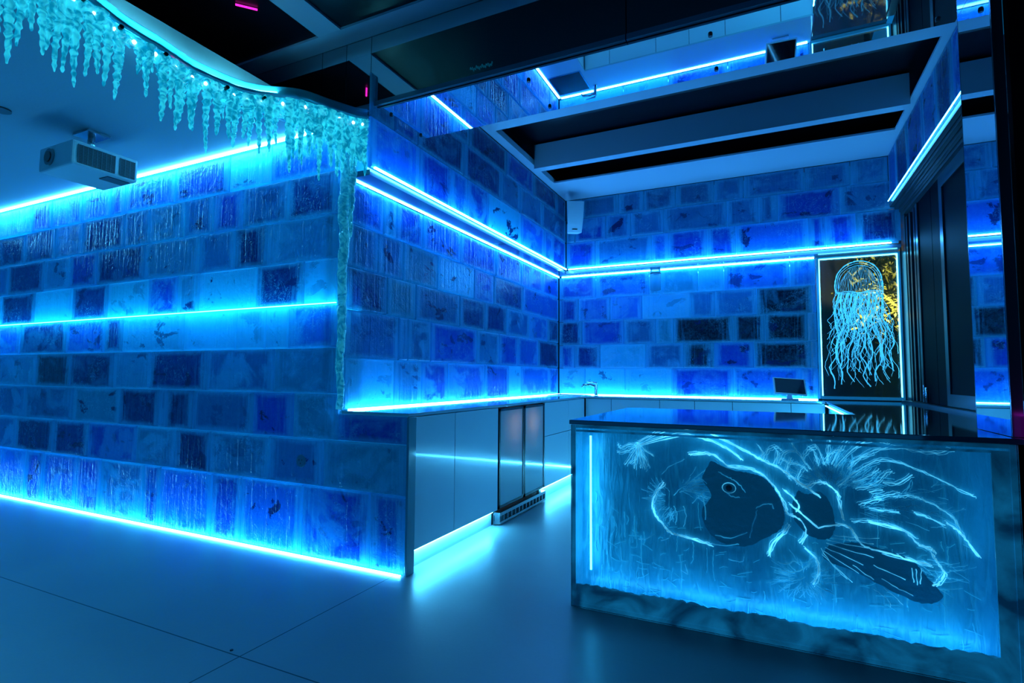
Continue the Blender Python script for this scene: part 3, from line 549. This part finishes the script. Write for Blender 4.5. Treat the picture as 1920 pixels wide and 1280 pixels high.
STROKES=[('lure',[(-0.621,0.835),(-0.5,0.9),(-0.346,0.923),(-0.236,0.883),(-0.108,0.82),(-0.04,0.785),(0.026,0.756),(0.111,0.698),(0.193,0.636)]),('lure',[(-0.622,0.821),(-0.449,0.879),(-0.322,0.878),(-0.201,0.834),(-0.132,0.783)]),('tuft',[(-0.621,0.829),(-0.663,0.822),(-0.718,0.802),(-0.724,0.823)]),('tuft',[(-0.621,0.829),(-0.668,0.791),(-0.733,0.776)]),('tuft',[(-0.621,0.829),(-0.649,0.779),(-0.691,0.714)]),('tuft',[(-0.621,0.829),(-0.63,0.767),(-0.663,0.724)]),('tuft',[(-0.621,0.829),(-0.611,0.76),(-0.609,0.706)]),('tuft',[(-0.621,0.829),(-0.592,0.769),(-0.571,0.715)]),('tuft',[(-0.621,0.829),(-0.587,0.797),(-0.547,0.775)]),('tuft',[(-0.621,0.829),(-0.636,0.747),(-0.642,0.698)]),('tuft',[(-0.621,0.829),(-0.598,0.75),(-0.587,0.697)]),('head',[(-0.495,0.644),(-0.535,0.588),(-0.552,0.534),(-0.542,0.482),(-0.505,0.439),(-0.467,0.4),(-0.379,0.386),(-0.269,0.363)]),('head',[(-0.503,0.683),(-0.463,0.726),(-0.394,0.765)]),('head',[(-0.373,0.792),(-0.311,0.801),(-0.25,0.793),(-0.191,0.747),(-0.109,0.745),(-0.053,0.725),(-0.009,0.688),(0.023,0.642),(0.044,0.597),(0.056,0.55)]),('head',[(-0.531,0.523),(-0.516,0.472),(-0.48,0.424),(-0.449,0.397)]),('head',[(-0.25,0.775),(-0.222,0.747),(-0.168,0.736)]),('head',[(-0.447,0.584),(-0.401,0.629),(-0.325,0.672),(-0.289,0.655)]),('head',[(-0.359,0.554),(-0.326,0.59),(-0.296,0.624)]),('head',[(-0.419,0.602),(-0.35,0.637)]),('head',[(-0.448,0.532),(-0.433,0.494),(-0.441,0.442)]),('head',[(-0.402,0.537),(-0.39,0.486),(-0.403,0.434)]),('head',[(-0.35,0.67),(-0.307,0.585),(-0.299,0.484)]),('head',[(-0.237,0.718),(-0.204,0.698),(-0.169,0.683),(-0.139,0.659),(-0.119,0.629)]),('head',[(-0.2,0.621),(-0.177,0.605),(-0.142,0.604)]),('head',[(-0.074,0.56),(-0.056,0.574),(-0.011,0.588),(-0.0,0.568)]),('head',[(-0.068,0.553),(-0.087,0.485),(-0.104,0.422)]),('head',[(-0.256,0.414),(-0.185,0.411),(-0.115,0.445)]),('spines',[(0.134,0.919),(0.167,0.885),(0.197,0.835),(0.21,0.784)]),('spines',[(0.239,0.787),(0.271,0.852),(0.306,0.898)]),('spines',[(0.222,0.79),(0.228,0.849),(0.234,0.908)]),('spines',[(0.254,0.774),(0.321,0.86),(0.387,0.903),(0.45,0.897)]),('spines',[(0.311,0.797),(0.386,0.852),(0.471,0.878),(0.552,0.868),(0.622,0.864),(0.672,0.882)]),('spines',[(0.26,0.693),(0.34,0.769),(0.406,0.815),(0.469,0.82),(0.549,0.79),(0.625,0.755),(0.693,0.718),(0.74,0.695)]),('spines',[(0.326,0.688),(0.399,0.715),(0.439,0.764),(0.465,0.775)]),('spines',[(0.428,0.724),(0.483,0.727),(0.532,0.765)]),('spines',[(0.377,0.679),(0.427,0.693)]),('spines',[(0.336,0.621),(0.379,0.639),(0.422,0.654)]),('spines',[(0.464,0.668),(0.525,0.678),(0.582,0.66),(0.633,0.629),(0.67,0.595),(0.7,0.528)]),('spines',[(0.374,0.609),(0.482,0.605)]),('spines',[(0.534,0.611),(0.58,0.595),(0.638,0.567)]),('spines',[(0.308,0.547),(0.377,0.557),(0.484,0.539),(0.538,0.507)]),('spines',[(0.155,0.761),(0.124,0.802),(0.093,0.852),(0.077,0.888)]),('spines',[(0.144,0.749),(0.113,0.777),(0.07,0.784),(0.038,0.796)]),('spines',[(0.124,0.807),(0.147,0.844),(0.179,0.862)]),('spines',[(0.187,0.776),(0.174,0.834),(0.149,0.861)]),('spines',[(0.026,0.775),(0.049,0.825),(0.093,0.84)]),('spines',[(-0.04,0.79),(-0.017,0.833),(0.017,0.852),(0.039,0.837)]),('spines',[(0.004,0.762),(0.023,0.824),(0.006,0.852)]),('spines',[(0.068,0.707),(0.059,0.754),(0.081,0.804)]),('spines',[(0.1,0.686),(0.108,0.734),(0.134,0.772)]),('spines',[(0.21,0.784),(0.24,0.838),(0.281,0.859)]),('spines',[(0.299,0.773),(0.34,0.817),(0.399,0.849)]),('spines',[(-0.061,0.855),(-0.039,0.82),(-0.051,0.789)]),('spines',[(0.393,0.656),(0.441,0.672),(0.489,0.688)]),('spines',[(0.317,0.717),(0.377,0.745),(0.416,0.782)]),('body',[(0.069,0.726),(0.111,0.687),(0.138,0.68),(0.179,0.704),(0.22,0.699),(0.259,0.658),(0.263,0.627),(0.278,0.548)]),('body',[(0.066,0.596),(0.12,0.555),(0.18,0.501)]),('body',[(0.18,0.501),(0.252,0.526),(0.301,0.517),(0.333,0.462),(0.367,0.44),(0.447,0.427),(0.525,0.408),(0.588,0.402)]),('body',[(0.371,0.552),(0.484,0.535),(0.514,0.513),(0.551,0.476),(0.59,0.467),(0.597,0.453)]),('body',[(0.589,0.449),(0.609,0.41),(0.631,0.379)]),('body',[(0.631,0.379),(0.612,0.336),(0.588,0.317)]),('body',[(0.643,0.581),(0.677,0.555),(0.709,0.513),(0.744,0.455)]),('body',[(0.046,0.657),(0.084,0.624),(0.104,0.591),(0.091,0.561)]),('body',[(0.064,0.503),(0.041,0.465),(-0.004,0.411),(-0.027,0.348)]),('body',[(0.125,0.406),(0.166,0.365),(0.177,0.309),(0.152,0.248)]),('body',[(0.056,0.55),(0.107,0.532),(0.131,0.477),(0.104,0.426)]),('fin',[(0.213,0.453),(0.405,0.434)]),('fin',[(0.209,0.44),(0.385,0.402)]),('fin',[(0.204,0.421),(0.346,0.365)]),('fin',[(0.198,0.404),(0.329,0.327)]),('fin',[(0.191,0.387),(0.304,0.285)]),('fin',[(0.188,0.414),(0.227,0.351),(0.285,0.293)]),('fin',[(0.23,0.466),(0.387,0.46)]),('fin',[(0.415,0.424),(0.534,0.403)]),('fin',[(0.384,0.371),(0.495,0.327)]),('fin',[(0.411,0.318),(0.475,0.285),(0.52,0.267)]),('fin',[(0.416,0.281),(0.456,0.251),(0.483,0.221)]),('fin',[(0.381,0.269),(0.428,0.239),(0.44,0.205)]),('fin',[(0.307,0.359),(0.383,0.309)]),('fin',[(0.533,0.377),(0.535,0.312)]),('fin',[(0.519,0.379),(0.524,0.321)]),('fin',[(0.551,0.384),(0.546,0.318)]),('fin',[(0.24,0.479),(0.31,0.477),(0.407,0.485)]),('jaw',[(0.012,0.33),(0.049,0.324),(0.081,0.341),(0.112,0.322)]),('jaw',[(0.015,0.295),(0.059,0.29),(0.101,0.304),(0.134,0.332)]),('jaw',[(0.004,0.258),(0.058,0.25),(0.122,0.277)]),('jaw',[(-0.281,0.374),(-0.209,0.371),(-0.151,0.387)]),('jaw',[(-0.625,0.348),(-0.585,0.353),(-0.545,0.382)]),('jaw',[(-0.512,0.355),(-0.48,0.367),(-0.465,0.385)]),('jaw',[(-0.418,0.227),(-0.386,0.212),(-0.396,0.256)]),('jaw',[(-0.199,0.311),(-0.141,0.307),(-0.129,0.334)])]
def wob(pts, r, amp=.004, sub=5):
    out, rs = [], []; n = (len(pts)-1)*sub
    for i in range(len(pts)-1):
        p0, p1, p2, p3 = pts[max(i-1, 0)], pts[i], pts[i+1], pts[min(i+2, len(pts)-1)]
        for k in range(sub + (i == len(pts)-2)):
            q = k/sub
            f = lambda a, b, c, d: .5*((2*b)+(-a+c)*q+(2*a-5*b+4*c-d)*q*q+(-a+3*b-3*c+d)*q*q*q)
            out.append(tuple(f(p0[j], p1[j], p2[j], p3[j]) + random.uniform(-amp, amp)*(.6 if 0 < i+k < n else 0) for j in range(len(p1))))
            rs.append(r*random.uniform(.55, 1.25))
    return out, rs
def silhouette(poly, y, mat, name):
    poly = wob(poly+[poly[0]], 1, .004, 8)[0][:-1]; m = MB(); b = 0; n = len(poly)
    m.v = [Vector((x, y, z)) for x, z in poly] + [Vector((x, y+.012, z)) for x, z in poly]
    m.f = [list(range(n)), list(range(n, 2*n))[::-1]] + [[i, i+n, (i+1) % n + n, (i+1) % n] for i in range(n)]; m.smooth = [0]*(n+2)
    return m.build(name, mat, t)
WID = {'lure': .0042, 'tuft': .0028, 'head': .0040, 'spines': .0026, 'body': .0038, 'fin': .0016}
slen = lambda l: sum(math.dist(a, b) for a, b in zip(l, l[1:]))
STROKES = [('faint' if k == 'jaw' or (k == 'head' and slen(l) < .20) else k, l) for k, l in STROKES]
PART = {'lure': 'fish_lure', 'tuft': 'lure_tuft', 'head': 'fish_head', 'spines': 'fin_spines', 'body': 'fish_body', 'fin': 'tail_fin', 'jaw': 'fish_jaw'}
for key in WID:
    m = MB()
    for k_, l in STROKES:
        if k_ != key: continue
        pts, rs = wob(l, WID[key]); m.tube([(x, 2.822, z) for x, z in pts], rs, 6)
        if key in ('tuft', 'spines', 'body', 'head', 'lure'):   # fine second cuts and scatter beside each cut
            for dx, dz, kk in ((.007, -.007, .4), (-.006, .006, .25)):
                pts, rs = wob([(x+dx, z+dz) for x, z in l], WID[key]*kk, .006); m.tube([(x, 2.828, z) for x, z in pts], rs, 4)

    m.build(PART[key], ETCH_BOLD if key in ('lure', 'head', 'body') else ETCH, t)
fl = MB(); rf = random.Random(17)
for cx_, cz_, a0, a1, r0, r1, nn in ((.235, .665, .35, 2.6, .05, .24, 150), (.26, .60, -.25, .5, .08, .50, 60), (.27, .45, -.75, -.1, .03, .50, 70), (-.43, .56, 2.2, 4.6, .06, .15, 60), (-.44, .62, -.6, .9, .03, .16, 50), (.12, .27, 0, 6.28, .02, .13, 90)):
    for k in range(nn):
        a = rf.uniform(a0, a1); p0 = rf.uniform(r0, r1*.8); l = rf.uniform(.02, .09); bend = rf.uniform(-.35, .35)
        pp = [(cx_+p0*math.cos(a), cz_+p0*math.sin(a)*.75), (cx_+(p0+l*.5)*math.cos(a+bend*.2), cz_+(p0+l*.5)*math.sin(a+bend*.2)*.75), (cx_+(p0+l)*math.cos(a+bend*.5), cz_+(p0+l)*math.sin(a+bend*.5)*.75)]
        pp = [(min(.74, max(-.88, x)), min(.875, max(.04, z))) for x, z in pp]
        pts, rs = wob(pp, rf.uniform(.0008, .0020), .0025, 4); fl.tube([(x, 2.827, z) for x, z in pts], rs, 4)
for k_, l in STROKES:
    if k_ == 'faint':
        pts, rs = wob(l, .0026); fl.tube([(x, 2.821, z) for x, z in pts], rs, 6)
fl.build('fine_engraving', ETCH_FINE, t)['kind'] = 'stuff'
silhouette([(-.27, .765), (-.17, .73), (-.10, .72), (-.03, .70), (.02, .63), (.045, .56), (.03, .48), (-.05, .42), (-.12, .38), (-.22, .38), (-.29, .43), (-.315, .52), (-.27, .60), (-.31, .68)], 2.8245, BODYD, 'head_silhouette')  # darker resin shapes for the fish's head, body and tail
silhouette([(.105, .66), (.14, .645), (.19, .66), (.23, .61), (.245, .52), (.22, .46), (.15, .46), (.09, .52), (.08, .60)], 2.8245, BODYD, 'body_silhouette')
silhouette([(.22, .43), (.32, .455), (.42, .44), (.52, .41), (.56, .36), (.62, .28), (.56, .24), (.45, .27), (.32, .33), (.20, .37)], 2.8245, BODYD, 'tail_silhouette')
MB().tube([(-.19, 2.818, .644), (-.19, 2.832, .644)], .014, 20).build('fish_eye', BLACK, t)
ring = MB(); ring.tube([(-.19+.030*math.cos(a*.3142), 2.822, .644+.024*math.sin(a*.3142)) for a in range(21)], .0022, 6)
ring.build('eye_ring', ETCH, t)
dr = MB(); rr = random.Random(5)
for k in range(70):   # frozen runs and drips in the resin
    x = rr.choice((rr.uniform(-.86, -.62), rr.uniform(-.86, .74), rr.uniform(-.5, .7))); z = rr.uniform(.12, .62); l = rr.uniform(.04, .20)
    pts, rs = wob([(x, z), (x+rr.uniform(-.008, .008), z-l*.5), (x+rr.uniform(-.01, .01), max(.03, z-l))], rr.uniform(.0010, .0024), .003, 6); dr.tube([(a, 2.829, b) for a, b in pts], rs, 5)
for k in range(130):
    x = rr.uniform(-.85, .74); z = rr.uniform(.04, .50)**1; a = rr.uniform(-.6, .6); l = rr.uniform(.02, .07)
    dr.tube([(x, 2.830, z), (x+l*.5*math.cos(a), 2.830, z+l*.5*math.sin(a)+rr.uniform(-.006, .006)), (x+l*math.cos(a), 2.830, z+l*math.sin(a))], .0013, 5)
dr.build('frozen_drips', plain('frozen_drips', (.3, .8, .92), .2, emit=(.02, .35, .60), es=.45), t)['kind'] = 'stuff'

# ---------------------------------------------------------------- etched jellyfish panel
t = thing('jellyfish_panel', (.83, 6.53, .96), 'tall clear panel etched with a long-tentacled jellyfish inside a glowing frame', 'etched panel')
fm = MB(); fm.box(.464, .486, 6.50, 6.55, .96, 2.45); fm.box(1.182, 1.20, 6.50, 6.55, .96, 2.45); fm.box(.486, 1.182, 6.50, 6.55, 2.435, 2.45); fm.box(.486, 1.182, 6.50, 6.55, .955, .985)
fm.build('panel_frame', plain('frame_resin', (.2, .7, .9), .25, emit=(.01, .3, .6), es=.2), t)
lf = MB(); lf.box(.487, .497, 6.505, 6.515, .99, 2.43); lf.box(1.170, 1.180, 6.505, 6.515, .99, 2.43); lf.box(.50, 1.168, 6.505, 6.515, 2.42, 2.430)
lf.build('led_frame', LED_F, t)
JP = pane_material('jelly_pane', (.62, .78, .80), .9, .10, 26)
box(.498, 1.168, 6.525, 6.535, .986, 2.419).build('clear_pane', JP, t)
cx0, cz0 = .845, 2.06; bell = MB()
prof = [(-.205, .0), (-.212, .08), (-.19, .19), (-.13, .27), (-.05, .315), (.03, .32), (.11, .29), (.17, .22), (.20, .12), (.205, .0)]
for s_ in (1, .93, .86):
    pts, rs = wob([(cx0+a*s_, cz0+b*s_) for a, b in prof], .006 if s_ == 1 else .0025, .003); bell.tube([(a, 6.520, b) for a, b in pts], rs, 6)
for k in range(25):
    a = -.18+.015*k; top = .30*math.sqrt(max(.02, 1-(a/.22)**2)); pts, rs = wob([(cx0+a*.75, cz0+top*.92), (cx0+a*.95, cz0+top*.5), (cx0+a, cz0+.01)], .0014, .006); bell.tube([(q, 6.520, b) for q, b in pts], rs, 5)
pts, rs = wob([(cx0-.205, cz0), (cx0-.1, cz0+.012), (cx0, cz0-.005), (cx0+.1, cz0+.01), (cx0+.205, cz0)], .005, .004); bell.tube([(a, 6.520, b) for a, b in pts], rs, 6)
bell.build('jelly_bell', ETCH2, t)
rj = random.Random(11)
tent = MB(); fine_ = MB()
for k in range(90):
    a = -1+2*k/89; x0 = cx0+a*.20; spread = .31 if k % 3 else .27; big_ = k % 9 == 4
    ln = rj.uniform(.75, 1.02) if big_ else rj.uniform(.35, .98); n = 9; pts = []
    ph = rj.uniform(0, 6)
    for i in range(n+1):
        q = i/n; ww = .018+.022*q
        pts.append((max(.515, min(1.155, x0*(1-q)+(cx0+a*spread)*q*1.0+math.sin(ph+q*rj.uniform(8, 12))*ww)), cz0-q*ln))
    p, r_ = wob(pts, .0058 if big_ else rj.uniform(.0012, .0026), .004, 4)
    (tent if big_ else fine_).tube([(u, 6.519 if big_ else 6.522, z) for u, z in p], r_, 6)
for k in range(60):
    x = cx0+rj.uniform(-.2, .2); z = cz0-rj.uniform(.0, .45); l = rj.uniform(.05, .16)
    p, r_ = wob([(x, z), (x+rj.uniform(-.02, .02), z-l*.5), (x+rj.uniform(-.03, .03), z-l)], .0022, .005, 5); fine_.tube([(u, 6.522, v) for u, v in p], r_, 5)
tent.build('long_tentacles', ETCH2, t); fine_.build('fine_tentacles', ETCH2, t)

# warm-lit shrub in the garden behind the panel
LEAF = plain('shrub_leaf', (.30, .26, .07), .6); m = MB(); rl = random.Random(3)
for k in range(2200):
    c = Vector((rl.gauss(1.30, .15), rl.gauss(7.45, .18), rl.gauss(2.38, .26)))
    a = Vector((rl.uniform(-1, 1), rl.uniform(-1, 1), rl.uniform(-1, 1))).normalized(); b = a.cross(Vector((rl.uniform(-1, 1), .3, 1))).normalized(); s_ = rl.uniform(.015, .04)
    i = len(m.v); m.v += [c-a*s_*1.8, c+b*s_*.6, c+a*s_*1.8, c-b*s_*.6]; m.f.append([i, i+1, i+2, i+3]); m.smooth.append(0)
t = thing('garden_shrub', (1.1, 7.45, 0), 'leafy garden shrub lit warm yellow behind the etched jellyfish panel', 'shrub')
m.build('foliage', LEAF, t); MB().tube([(1.15, 7.45, 0), (1.13, 7.45, 1.0), (1.2, 7.46, 2.3)], [.04, .03, .012], 8).build('stem', GROUND, t)
ld = bpy.data.lights.new('garden_lamp', 'SPOT'); ld.energy = 700; ld.color = (1, .66, .22); ld.spot_size = math.radians(70); ld.shadow_soft_size = .05
lo = bpy.data.objects.new('garden_lamp', ld); COL.objects.link(lo); lo.location = (1.22, 6.75, 1.1); lo.rotation_euler = (Vector((1.2, 7.4, 2.35))-lo.location).to_track_quat('-Z', 'Y').to_euler()

# ---------------------------------------------------------------- icicle curtain along the ceiling edge
CURVE = [(-2.55, .60), (-2.60, .90), (-2.64, 1.1), (-2.674, 1.248), (-2.733, 1.422), (-2.752, 1.601), (-2.785, 1.787), (-2.77, 1.913), (-2.74, 2.04), (-2.67, 2.14), (-2.5, 2.27), (-2.42, 2.44), (-2.35, 2.58), (-2.295, 2.635)]
t = thing('icicle_curtain', (-2.7, 1.7, 2.8), 'glowing fringe of resin icicles hanging along the curved edge of the lowered ceiling', 'icicles')
save = random.getstate(); dense, _ = wob(CURVE, 1, 0, 12); random.setstate(save)
pl = MB(); pl.prism(CURVE + [(-2.30, 2.655), (-2.82, 2.655), (-2.82, .60)], 2.815, 2.835); pl.build('ceiling_tray', plain('tray_resin', (.35, .75, .85), .3), t)
def ribbon(off, z0f, z1, th, mat, name, jag=0, rows_=3):
    m = MB(); rg = random.Random(name); n = len(dense); nrm = []
    for i in range(n):
        d = Vector((dense[min(i+1, n-1)][0]-dense[max(i-1, 0)][0], dense[min(i+1, n-1)][1]-dense[max(i-1, 0)][1], 0)).normalized(); nrm.append(Vector((d.y, -d.x, 0)))
    for side in (0, 1):
        for j in range(rows_+1):
            for i in range(n):
                zb = z0f(i/n) + (rg.uniform(-jag, jag) if j == rows_ else 0); q = j/rows_; z = z1*(1-q)+zb*q
                p = Vector((dense[i][0], dense[i][1], z)) + nrm[i]*(off + (th if side else 0) + (rg.uniform(-.006, .006) if jag else 0)); m.v.append(p)
    R_ = rows_+1
    for side in (0, 1):
        for j in range(rows_):
            for i in range(n-1):
                a = side*R_*n+j*n+i; q = [a, a+1, a+n+1, a+n]; m.f.append(q if side else q[::-1]); m.smooth.append(1 if jag else 1)
    for j in (0, rows_):
        for i in range(n-1):
            a = j*n+i; b = R_*n+j*n+i; m.f.append([a, a+1, b+1, b] if j else [a, b, b+1, a+1]); m.smooth.append(0)
    return m.build(name, mat, t)
ribbon(.002, lambda q: 2.805, 2.87, .006, pane_material('clear_rim', (.6, .95, 1), .3, .45), 'rim')
ribbon(-.012, lambda q: 2.735 if q < .66 else 2.735-(q-.66)/.34*.24, 2.81, .010, ICICLE, 'frozen_skirt', .012, 5)
led_i = MB()
for i in range(0, len(dense)-1, 1):
    a, b = dense[i], dense[i+1]; led_i.tube([(a[0]-.03, a[1]+.012, 2.795), (b[0]-.03, b[1]+.012, 2.795)], .006, 6)
for i in range(0, len(dense)-1):
    a, b = dense[i], dense[i+1]
    if i == 0: led_t = MB()
    if a[1] < 2.2: led_t.tube([(a[0]-.02, a[1], 2.843), (b[0]-.02, b[1], 2.843)], .004, 5)
led_i.build('led_line', LED_I, t); led_t.build('led_line', LED_I, t)
for i in range(10, len(dense)-2, 7):
    a = dense[i]; MB().tube([(a[0]+.006, a[1]-.004, 2.775), (a[0]+.008, a[1]-.005, 2.767), (a[0]+.006, a[1]-.004, 2.757)], [.007, .011, .006], 8).build('led_bead', LED_BEAD, t)
ICICLES=[(-2.605,0.927,2.42),(-2.614,0.97,2.36),(-2.621,1.007,2.45),(-2.629,1.047,2.54),(-2.637,1.083,2.46),(-2.642,1.11,2.5),(-2.651,1.147,2.43),(-2.658,1.176,2.44),(-2.667,1.216,2.4),(-2.678,1.26,2.47),(-2.694,1.306,2.51),(-2.709,1.352,2.48),(-2.73,1.413,2.45),(-2.742,1.503,2.62),(-2.747,1.556,2.54),(-2.758,1.635,2.45),(-2.767,1.688,2.54),(-2.773,1.722,2.44),(-2.78,1.756,2.5),(-2.782,1.81,2.49),(-2.78,1.831,2.49),(-2.772,1.896,2.39),(-2.764,1.936,2.5),(-2.747,2.01,2.51),(-2.739,2.042,2.47),(-2.714,2.077,2.53),(-2.689,2.113,2.5),(-2.667,2.142,2.46),(-2.627,2.173,2.49),(-2.585,2.205,2.53),(-2.537,2.242,2.36),(-2.509,2.264,2.45),(-2.488,2.296,2.42),(-2.468,2.338,2.49),(-2.453,2.369,2.53),(-2.439,2.4,2.35),(-2.415,2.451,2.45),(-2.396,2.496,2.4),(-2.377,2.539,2.44),(-2.357,2.584,2.45),(-2.332,2.615,2.5),(-2.306,2.635,2.44)]
ri = random.Random(21); allice = []
for x, y, z in ICICLES: allice.append((x-ri.uniform(.0, .03), y, z, 1))
for k in range(34):
    q = ri.uniform(.10, .98); i = int(q*(len(dense)-1)); x, y = dense[i]
    allice.append((x-ri.uniform(-.005, .045), y-ri.uniform(0, .012), 2.76-ri.uniform(.05, .20 if q < .66 else .34), .8))
allice = allice[:98]
for x, y, zt, wd in allice:
    m = MB(); z1 = 2.80; n = 26; pts, rs = [], []; ln = z1-zt; r0 = min(.030, .013+.05*ln)*wd*ri.uniform(.8, 1.15); ph = ri.uniform(0, 6)
    for i in range(n+1):
        q = i/n; pts.append((x+math.sin(ph+q*5)*.004, y+math.cos(ph+q*4)*.004, z1-ln*q))
        rs.append(max(.0035, r0*(1-q*.78)*(1+.30*math.sin(ph+q*ln*150+ri.uniform(-.9, .9))))*(1 if i < n else .5))
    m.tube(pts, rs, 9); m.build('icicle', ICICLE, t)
for (x, y) in ((-2.79, 1.40), (-2.80, 1.62), (-2.79, 1.98), (-2.70, 2.20), (-2.76, 1.20)):
    i = min(range(len(dense)), key=lambda k: (dense[k][0]-x)**2+(dense[k][1]-y)**2); X, Y = dense[i]
    MB().tube([(X-.005, Y, 2.79), (X+.030, Y-.006, 2.79)], .010, 10).build('screw', BLACK, t)

cpm = MB(); pts, rs = [], []
for i in range(60):
    q = i/59; pts.append((-2.463+.006*math.sin(q*23), 2.632+.004*math.sin(q*31), .955+q*1.70)); rs.append((.022+.018*q)*(1+.10*math.sin(q*90)+random.uniform(-.06, .06)))
cpm.tube(pts, rs, 12); pts, rs = [], []
for i in range(40):
    q = i/39; pts.append((-2.40+.004*math.sin(q*19), 2.625, 2.05+q*.55)); rs.append((.008+.026*q)*(1+.14*math.sin(q*60)))
cpm.tube(pts, rs, 10)
cpm.build('corner_drip', ICICLE2, t)

# ---------------------------------------------------------------- projector, ceiling fittings, speaker
t = thing('projector', (-4.18, 2.0, 2.5), 'white projector with dark vent slots hanging under the lowered ceiling', 'projector')
box(-4.378, -3.976, 1.818, 2.215, 2.505, 2.665).build('projector_body', PLASTIC, t, bevel=.012)
for (a, b, n) in ((1.850, 2.066, 26), (2.098, 2.192, 11)):
    v = MB(); v.box(-3.977, -3.972, a, b, 2.520, 2.640)
    vo = v.build('vent', VENTM, t); sl = MB()
    for k in range(n//3+1): yy = a+(b-a)*k/(n//3); sl.box(-3.973, -3.969, yy-.002, yy+.002, 2.520, 2.640)
    for k in range(12): zz = 2.524+.010*k; sl.box(-3.9725, -3.970, a, b, zz, zz+.003)
    sl.build('vent_slat', plain('vent_slat', (.06, .10, .13), .5), vo)
MB().tube([(-4.235, 1.822, 2.585), (-4.235, 1.806, 2.585)], .055, 24).build('lens_ring', plain('lens_ring', (.15, .22, .25), .35), t)
MB().tube([(-4.235, 1.806, 2.585), (-4.235, 1.800, 2.585)], .036, 24).build('lens', BLACKGLASS, t)
box(-4.12, -4.02, 2.05, 2.19, 2.499, 2.504).build('label_plate', plain('label', (.08, .09, .12), .5), t)
mm = MB(); mm.box(-4.27, -4.09, 1.95, 2.09, 2.795, 2.811); mm.tube([(-4.18, 2.02, 2.795), (-4.18, 2.02, 2.69)], .022, 12)
for dx in (-.10, .10):
    for dy in (-.09, .09): mm.tube([(-4.18, 2.02, 2.70), (-4.18+dx, 2.02+dy, 2.668)], .008, 8)
mm.build('ceiling_mount', STEEL, t)
tag(MB().tube([(-4.30, 1.575, 2.811), (-4.30, 1.575, 2.803)], .055, 24).build('ceiling_speaker', DARK), 'small round dark recessed fitting in the lowered ceiling left of the projector', 'ceiling speaker')  # dark round face of a ceiling speaker, gives no light
tag(MB().tube([(-2.87, 2.10, 3.402), (-2.79, 2.19, 3.402)], .006, 8).build('pink_light_bar', LED_PINK), 'thin pink light bar glowing under the black roof', 'light strip')

t = thing('wall_speaker', (-2.14, 6.10, 3.05), 'white curved loudspeaker on a bracket high in the corner above the ledge', 'speaker')
Ms = Matrix.Translation((-2.105, 6.13, 3.09)) @ Matrix.Rotation(math.radians(28), 4, 'Z') @ Matrix.Rotation(math.radians(9), 4, 'X')
sp_ = MB(); n = 10; prof = []
for i in range(n+1):
    q = i/n; z = -.185+.37*q; prof.append((z, -.105-.018*math.sin(math.pi*q)+.03*(1-q)**2, .105-.018*(1-q)))
for z, y, hx in prof: sp_.v += [Ms @ Vector(p) for p in ((-hx, y, z), (hx, y, z), (hx*.72, .075, z), (-hx*.72, .075, z))]
for i in range(n):
    for k in range(4): sp_.f.append([i*4+k, i*4+(k+1) % 4, i*4+4+(k+1) % 4, i*4+4+k]); sp_.smooth.append(0)
sp_.f += [[3, 2, 1, 0], [n*4, n*4+1, n*4+2, n*4+3]]; sp_.smooth += [0, 0]
sp_.build('speaker_cabinet', PLASTIC, t, bevel=.006)
MB().box(-.03, .03, -.094, -.088, -.150, -.140, Ms).build('badge', CHROME, t)
MB().tube([tuple(Ms @ Vector((-.02, .075, 0))), (-2.19, 6.24, 3.09), (-2.26, 6.30, 3.09)], .016, 10).build('bracket', DARK, t)

# power socket seen through the eighth row of the long wall
t = thing('wall_socket', (-2.80, 2.65, .60), 'round power socket set into a block low in the long ice wall', 'socket')
MB().tube([(-2.80, 2.6565, .605), (-2.80, 2.650, .605)], [.042, .038], 24).build('socket_plate', plain('socket_plate', (.05, .25, .36), .3), t)
so = MB()
for a, b in ((-.012, .008), (.012, .008), (0, -.014)): so.box(-2.80+a-.002, -2.80+a+.002, 2.6485, 2.6500, .605+b-.005, .605+b+.005)
so.build('socket_slots', BLACK, t)
tag(MB().tube([(-2.093, 1.637, .0), (-2.093, 1.637, .003)], .007, 12).build('floor_pebble', BLACK), 'tiny dark speck on the floor beside the tile joint', 'pebble')
